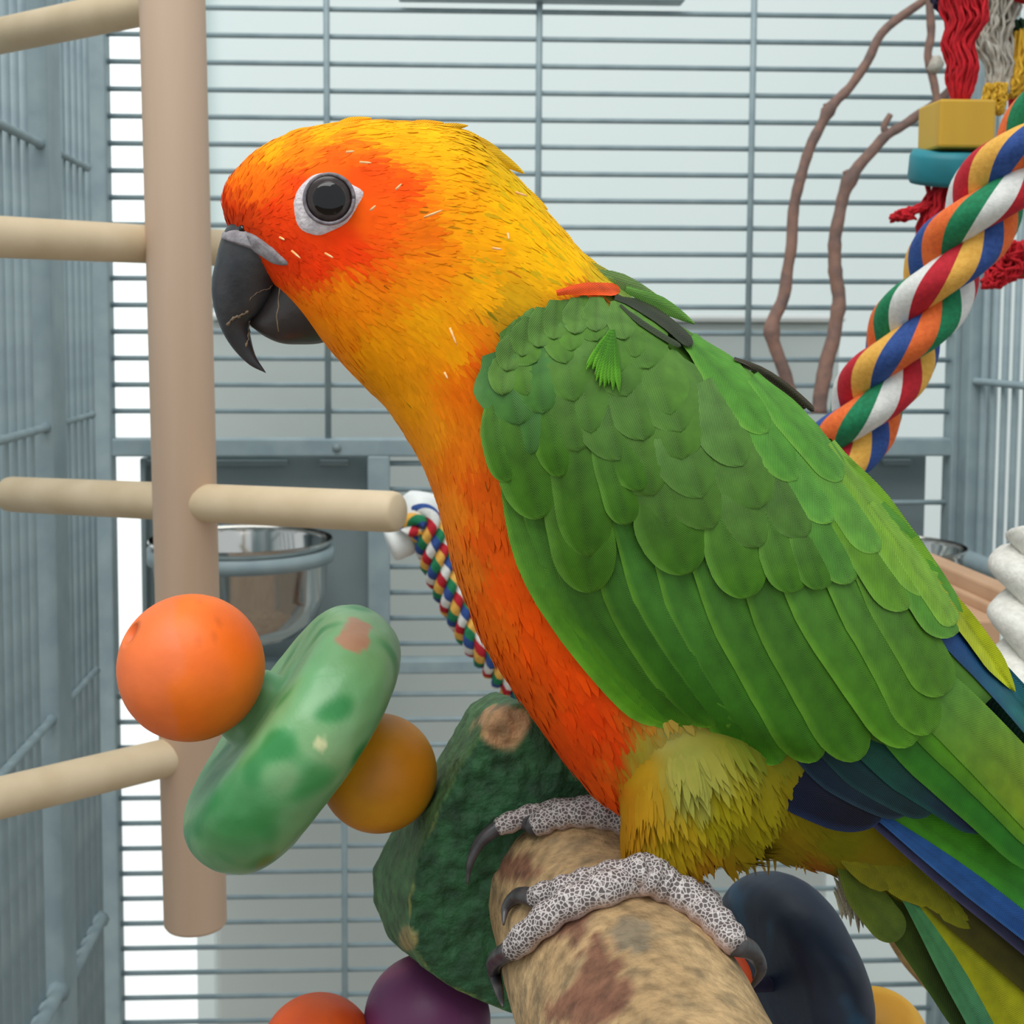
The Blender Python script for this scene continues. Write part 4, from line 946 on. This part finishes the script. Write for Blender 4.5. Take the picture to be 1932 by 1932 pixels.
# head parts -------------------------------------------------------------
# beak
def horn(name, secs, m, n=28, nsub=5, pw=.85):
    V = []; Fc = []; ns = nsub * (len(secs) - 1) + 1
    A = catmull([(*s[0], 0) for s in secs], ns); B = catmull([(*s[1], 0) for s in secs], ns); D = catmull([(s[2], 0, 0) for s in secs], ns)
    for i in range(ns): V += ring((A[i].x, A[i].y), (B[i].x, B[i].y), max(D[i].x, .4), n, pw)
    for i in range(ns - 1):
        for k_ in range(n):
            k2 = (k_ + 1) % n; Fc.append((i * n + k_, i * n + k2, (i + 1) * n + k2, (i + 1) * n + k_))
    Fc.append(tuple(range(n - 1, -1, -1))); L = (ns - 1) * n; Fc.append(tuple(range(L, L + n)))
    return obj(name, V, Fc, m, parrot)
upper = horn('upper_beak', [((470, 390), (610, 450), 86), ((426, 434), (566, 500), 80), ((407, 496), (530, 528), 70), ((400, 540), (516, 560), 58), ((404, 580), (494, 590), 46), ((418, 622), (471, 608), 32), ((440, 658), (474, 640), 19), ((470, 688), (483, 672), 9), ((502, 704), (500, 700), 1)], M['beak'])
lower = horn('lower_beak', [((560, 490), (660, 620), 86), ((534, 510), (612, 646), 78), ((514, 543), (560, 650), 60), ((496, 572), (528, 647), 40), ((480, 595), (500, 635), 22), ((470, 610), (475, 617), 3)], M['beak2'])
# flaking lines on the horn
bk = BVHTree.FromPolygons([upper.location + v_.co for v_ in upper.data.vertices], [tuple(p.vertices) for p in upper.data.polygons])
bk2 = BVHTree.FromPolygons([lower.location + v_.co for v_ in lower.data.vertices], [tuple(p.vertices) for p in lower.data.polygons])
def flake(tree, pts, rpx, parent):
    Q = []
    for p in catmull([(*p, 0) for p in pts], 16):
        h = tree.ray_cast(CAM, ray(p.x + random.uniform(-1.5, 1.5), p.y + random.uniform(-1.5, 1.5)).normalized())
        if h[0] is not None: Q.append(h[0])
    if len(Q) < 3: return
    v, f = tube(Q, [rpx * PX * (.5 + random.random()) for _ in Q], 6); obj('horn_flake', v, f, M['flake'], parent)
flake(bk, [(428, 612), (440, 600), (455, 595), (468, 586)], 2.6, upper)
flake(bk, [(470, 606), (470, 622), (468, 640), (462, 655)], 2.0, upper)
flake(bk, [(470, 566), (485, 552), (505, 545), (514, 538)], 1.0, upper)
flake(bk2, [(548, 505), (535, 522), (529, 545), (526, 570), (523, 598), (526, 624)], 1.6, lower)
# cere
def patch_on(tree_fn, poly, lift_px, name, m, nr=6, dome=0, parent=None):
    cx = sum(p[0] for p in poly) / len(poly); cy = sum(p[1] for p in poly) / len(poly); P = [Vector((p[0], p[1], 0)) for p in poly]
    ring_ = catmull(P + [P[0]], 40)[:-1]; V = []; Fc = []; n_ = len(ring_)
    for r_ in range(nr + 1):
        t = r_ / nr
        for q_ in ring_:
            u = lerp(cx, q_.x, max(t, .02)); v_ = lerp(cy, q_.y, max(t, .02)); p, nn = tree_fn(u, v_)
            V.append(p + nn * (lift_px + dome * (1 - t * t)) * PX if t < 1 else p - nn * 3 * PX)
    for r_ in range(nr):
        for k_ in range(n_):
            k2 = (k_ + 1) % n_; Fc.append((r_ * n_ + k_, r_ * n_ + k2, (r_ + 1) * n_ + k2, (r_ + 1) * n_ + k_))
    return obj(name, V, Fc, m, parent or parrot)
def on_upper(u, v_):
    h = bk.ray_cast(CAM, ray(u, v_).normalized()); b_ = bvh.ray_cast(CAM, ray(u, v_).normalized())
    c_ = [x for x in (h, b_) if x[0] is not None]
    if not c_: return at(u, v_, YBIRD - .004), Vector((0, -1, 0))
    x = min(c_, key=lambda y: (y[0] - CAM).length); n_ = x[1] if x[1].dot(ray(u, v_)) < 0 else -x[1]
    return x[0], n_
cere = patch_on(on_upper, [(416, 450), (422, 436), (445, 432), (472, 438), (498, 452), (528, 478), (548, 500), (528, 502), (502, 486), (478, 472), (448, 462)], 4, 'cere', M['cere'], dome=5)
v, f = lathe([(0, -.0004), (.0006, -.0002), (.0008, .0003)], on_upper(458, 432)[0] + Vector((0, -.0003, 0)), (0, 1, 0), 12); obj('nostril', v, f, M['pupil'], parrot)
# eye
ring_poly = [(551, 383), (558, 360), (574, 340), (595, 326), (630, 324), (660, 343), (689, 361), (679, 386), (657, 421), (622, 440), (598, 447), (568, 437), (555, 415)]
patch_on(on_body, ring_poly, 7, 'eye_ring', M['eyeskin'], dome=3)
ep, en = on_body(622, 377)
eye = empty('eye', ep); eye.parent = parrot; eye.matrix_parent_inverse = Matrix.Translation(-WL[parrot.name])
to_cam = (CAM - ep).normalized(); en2 = Vector((0, -1, 0)).lerp(to_cam, .3).normalized()
def dome_(name, r, h, off, m, n=32, sph=True):
    prof = [(r * math.sin(a * math.pi / 2), off + h * math.cos(a * math.pi / 2)) for a in [i / 10 for i in range(11)]] + [(r * .98, off - .0012)]
    v, f = lathe(prof, ep, en2, n); return obj(name, v, f, m, eye)
EO = .0019
v, f = tube([ep + en2 * (EO + .0006) + (cam_x * math.cos(a) + cam_y * math.sin(a)) * .0043 for a in [2 * math.pi * i / 40 for i in range(41)]], .00034, 8); obj('eyelid', v, f, M['eyelid'], eye)
dome_('iris', .0042, .0010, EO, M['iris']); dome_('iris_ring', .0037, .0010, EO + .00012, M['iris2']); dome_('pupil', .0031, .0011, EO + .00032, M['pupil'])
# pin feathers on the face
for a, b_ in [((655, 295), (670, 296)), ((680, 313), (702, 317)), ((535, 447), (546, 452)), ((557, 472), (575, 486)), ((617, 478), (633, 487)), ((747, 363), (758, 354)), ((700, 401), (710, 393)), ((800, 414), (834, 402)), ((850, 618), (864, 650)), ((953, 445), (954, 458)), ((925, 472), (942, 476)), ((842, 700), (850, 712)), ((965, 370), (985, 380))]:
    p, n1 = on_body(*a); q_, n2 = on_body(*b_); p += n1 * 12 * PX; q_ += n2 * 16 * PX
    v, f = tube([p, lerp(p, q_, .5), lerp(p, q_, .85), q_], [2.2 * PX, 2.2 * PX, 1.6 * PX, .5 * PX], 6); obj('pin_feather', v, f, M['quill'], parrot)

# feet -------------------------------------------------------------------
def toe(parent, pts, r0, r1, claw_pts, lobes=6, on=True, name='toe'):
    P = [(log_hit(x, y, r0 * .62) if on else at(x, y, z)) if len(q_) == 2 else at(q_[0], q_[1], q_[2]) for q_ in pts for x, y, z in [(q_[0], q_[1], q_[-1])]]
    P = catmull(P, 36); rr = [lerp(r0, r1, i / 35) * (1 + .09 * math.sin(i / 35 * lobes * 2 * math.pi)) for i in range(36)]
    rr[-1] *= .75; rr[0] *= .9
    V, Fc = tube(P, rr, 16); cols = []
    for i, p in enumerate(V):
        c_ = P[min(i // 16, 35)]; ax = c_log + d_log * (c_ - c_log).dot(d_log); up = (c_ - ax).normalized()
        cols.append((smooth(-.1, -.75, (p - c_).normalized().dot(up)),) * 3)
    o = obj(name, V, Fc, M['skin'], parent, cols=cols)
    if claw_pts:
        Q = [P[-2]] + [at(*q_) if len(q_) == 3 else log_hit(q_[0], q_[1], .0012) for q_ in claw_pts]; Q = catmull(Q, 20)
        V, Fc = tube(Q, [lerp(r1 * .78, .0002, (i / 19) ** 1.5) for i in range(20)], 12); obj('claw', V, Fc, M['claw'], o)
    return o
near = empty('foot', log_hit(1200, 1670)); near.parent = parrot; near.matrix_parent_inverse = Matrix.Translation(-WL[parrot.name])
farf = empty('foot', log_hit(1120, 1560)); farf.parent = parrot; farf.matrix_parent_inverse = Matrix.Translation(-WL[parrot.name])
ank = log_hit(1222, 1648, .0045); ya = ank.y
ya = log_hit(1200, 1660, .003).y
toe(near, [(1238, 1640, ya + .003), (1205, 1655), (1130, 1680), (1060, 1712), (1005, 1755), (962, 1795)], .0036, .0024, [(935, 1812), (912, 1845), (912, 1885), (930, 1905)])
toe(near, [(1225, 1640, ya + .001), (1130, 1660), (1060, 1680), (1005, 1695)], .0030, .0023, [(978, 1690), (955, 1712), (950, 1745)], lobes=5)
toe(near, [(1215, 1648, ya + .001), (1262, 1672), (1320, 1708), (1362, 1750), (1390, 1785)], .0036, .0026, [(1418, 1795, ya + .004), (1436, 1830, ya + .006), (1412, 1872, ya + .008)], lobes=6)
toe(near, [(1225, 1640, ya + .002), (1275, 1665), (1322, 1690), (1345, 1715, ya + .010)], .0030, .0024, [(1380, 1745, ya + .014), (1385, 1790, ya + .016)], lobes=5)
V, Fc = tube(catmull([at(1222, 1662, ya + .001), at(1240, 1628, ya + .005), at(1262, 1570, ya + .013)], 12), [.0042, .0042, .004, .004, .0038, .0038, .0037, .0037, .0037, .0037, .0037, .0037], 16); obj('shank', V, Fc, M['skin'], near, cols=[(0, 0, 0)] * len(V))
yf = log_hit(1130, 1545, .003).y
toe(farf, [(1230, 1570, yf), (1170, 1545), (1110, 1535), (1050, 1540), (1005, 1560)], .0034, .0025, [(975, 1548), (930, 1565), (893, 1610)], lobes=6)
toe(farf, [(1230, 1560, yf + .002), (1120, 1524, .2760), (1010, 1536, .2755), (935, 1562, .2745)], .0026, .0020, [(908, 1586, .274), (888, 1625, .2735), (882, 1668, .2735)], lobes=6)
V, Fc = tube(catmull([at(1215, 1562, yf), at(1240, 1530, yf), at(1262, 1480, yf)], 8), .0038, 14); obj('shank', V, Fc, M['skin'], farf, cols=[(0, 0, 0)] * len(V))
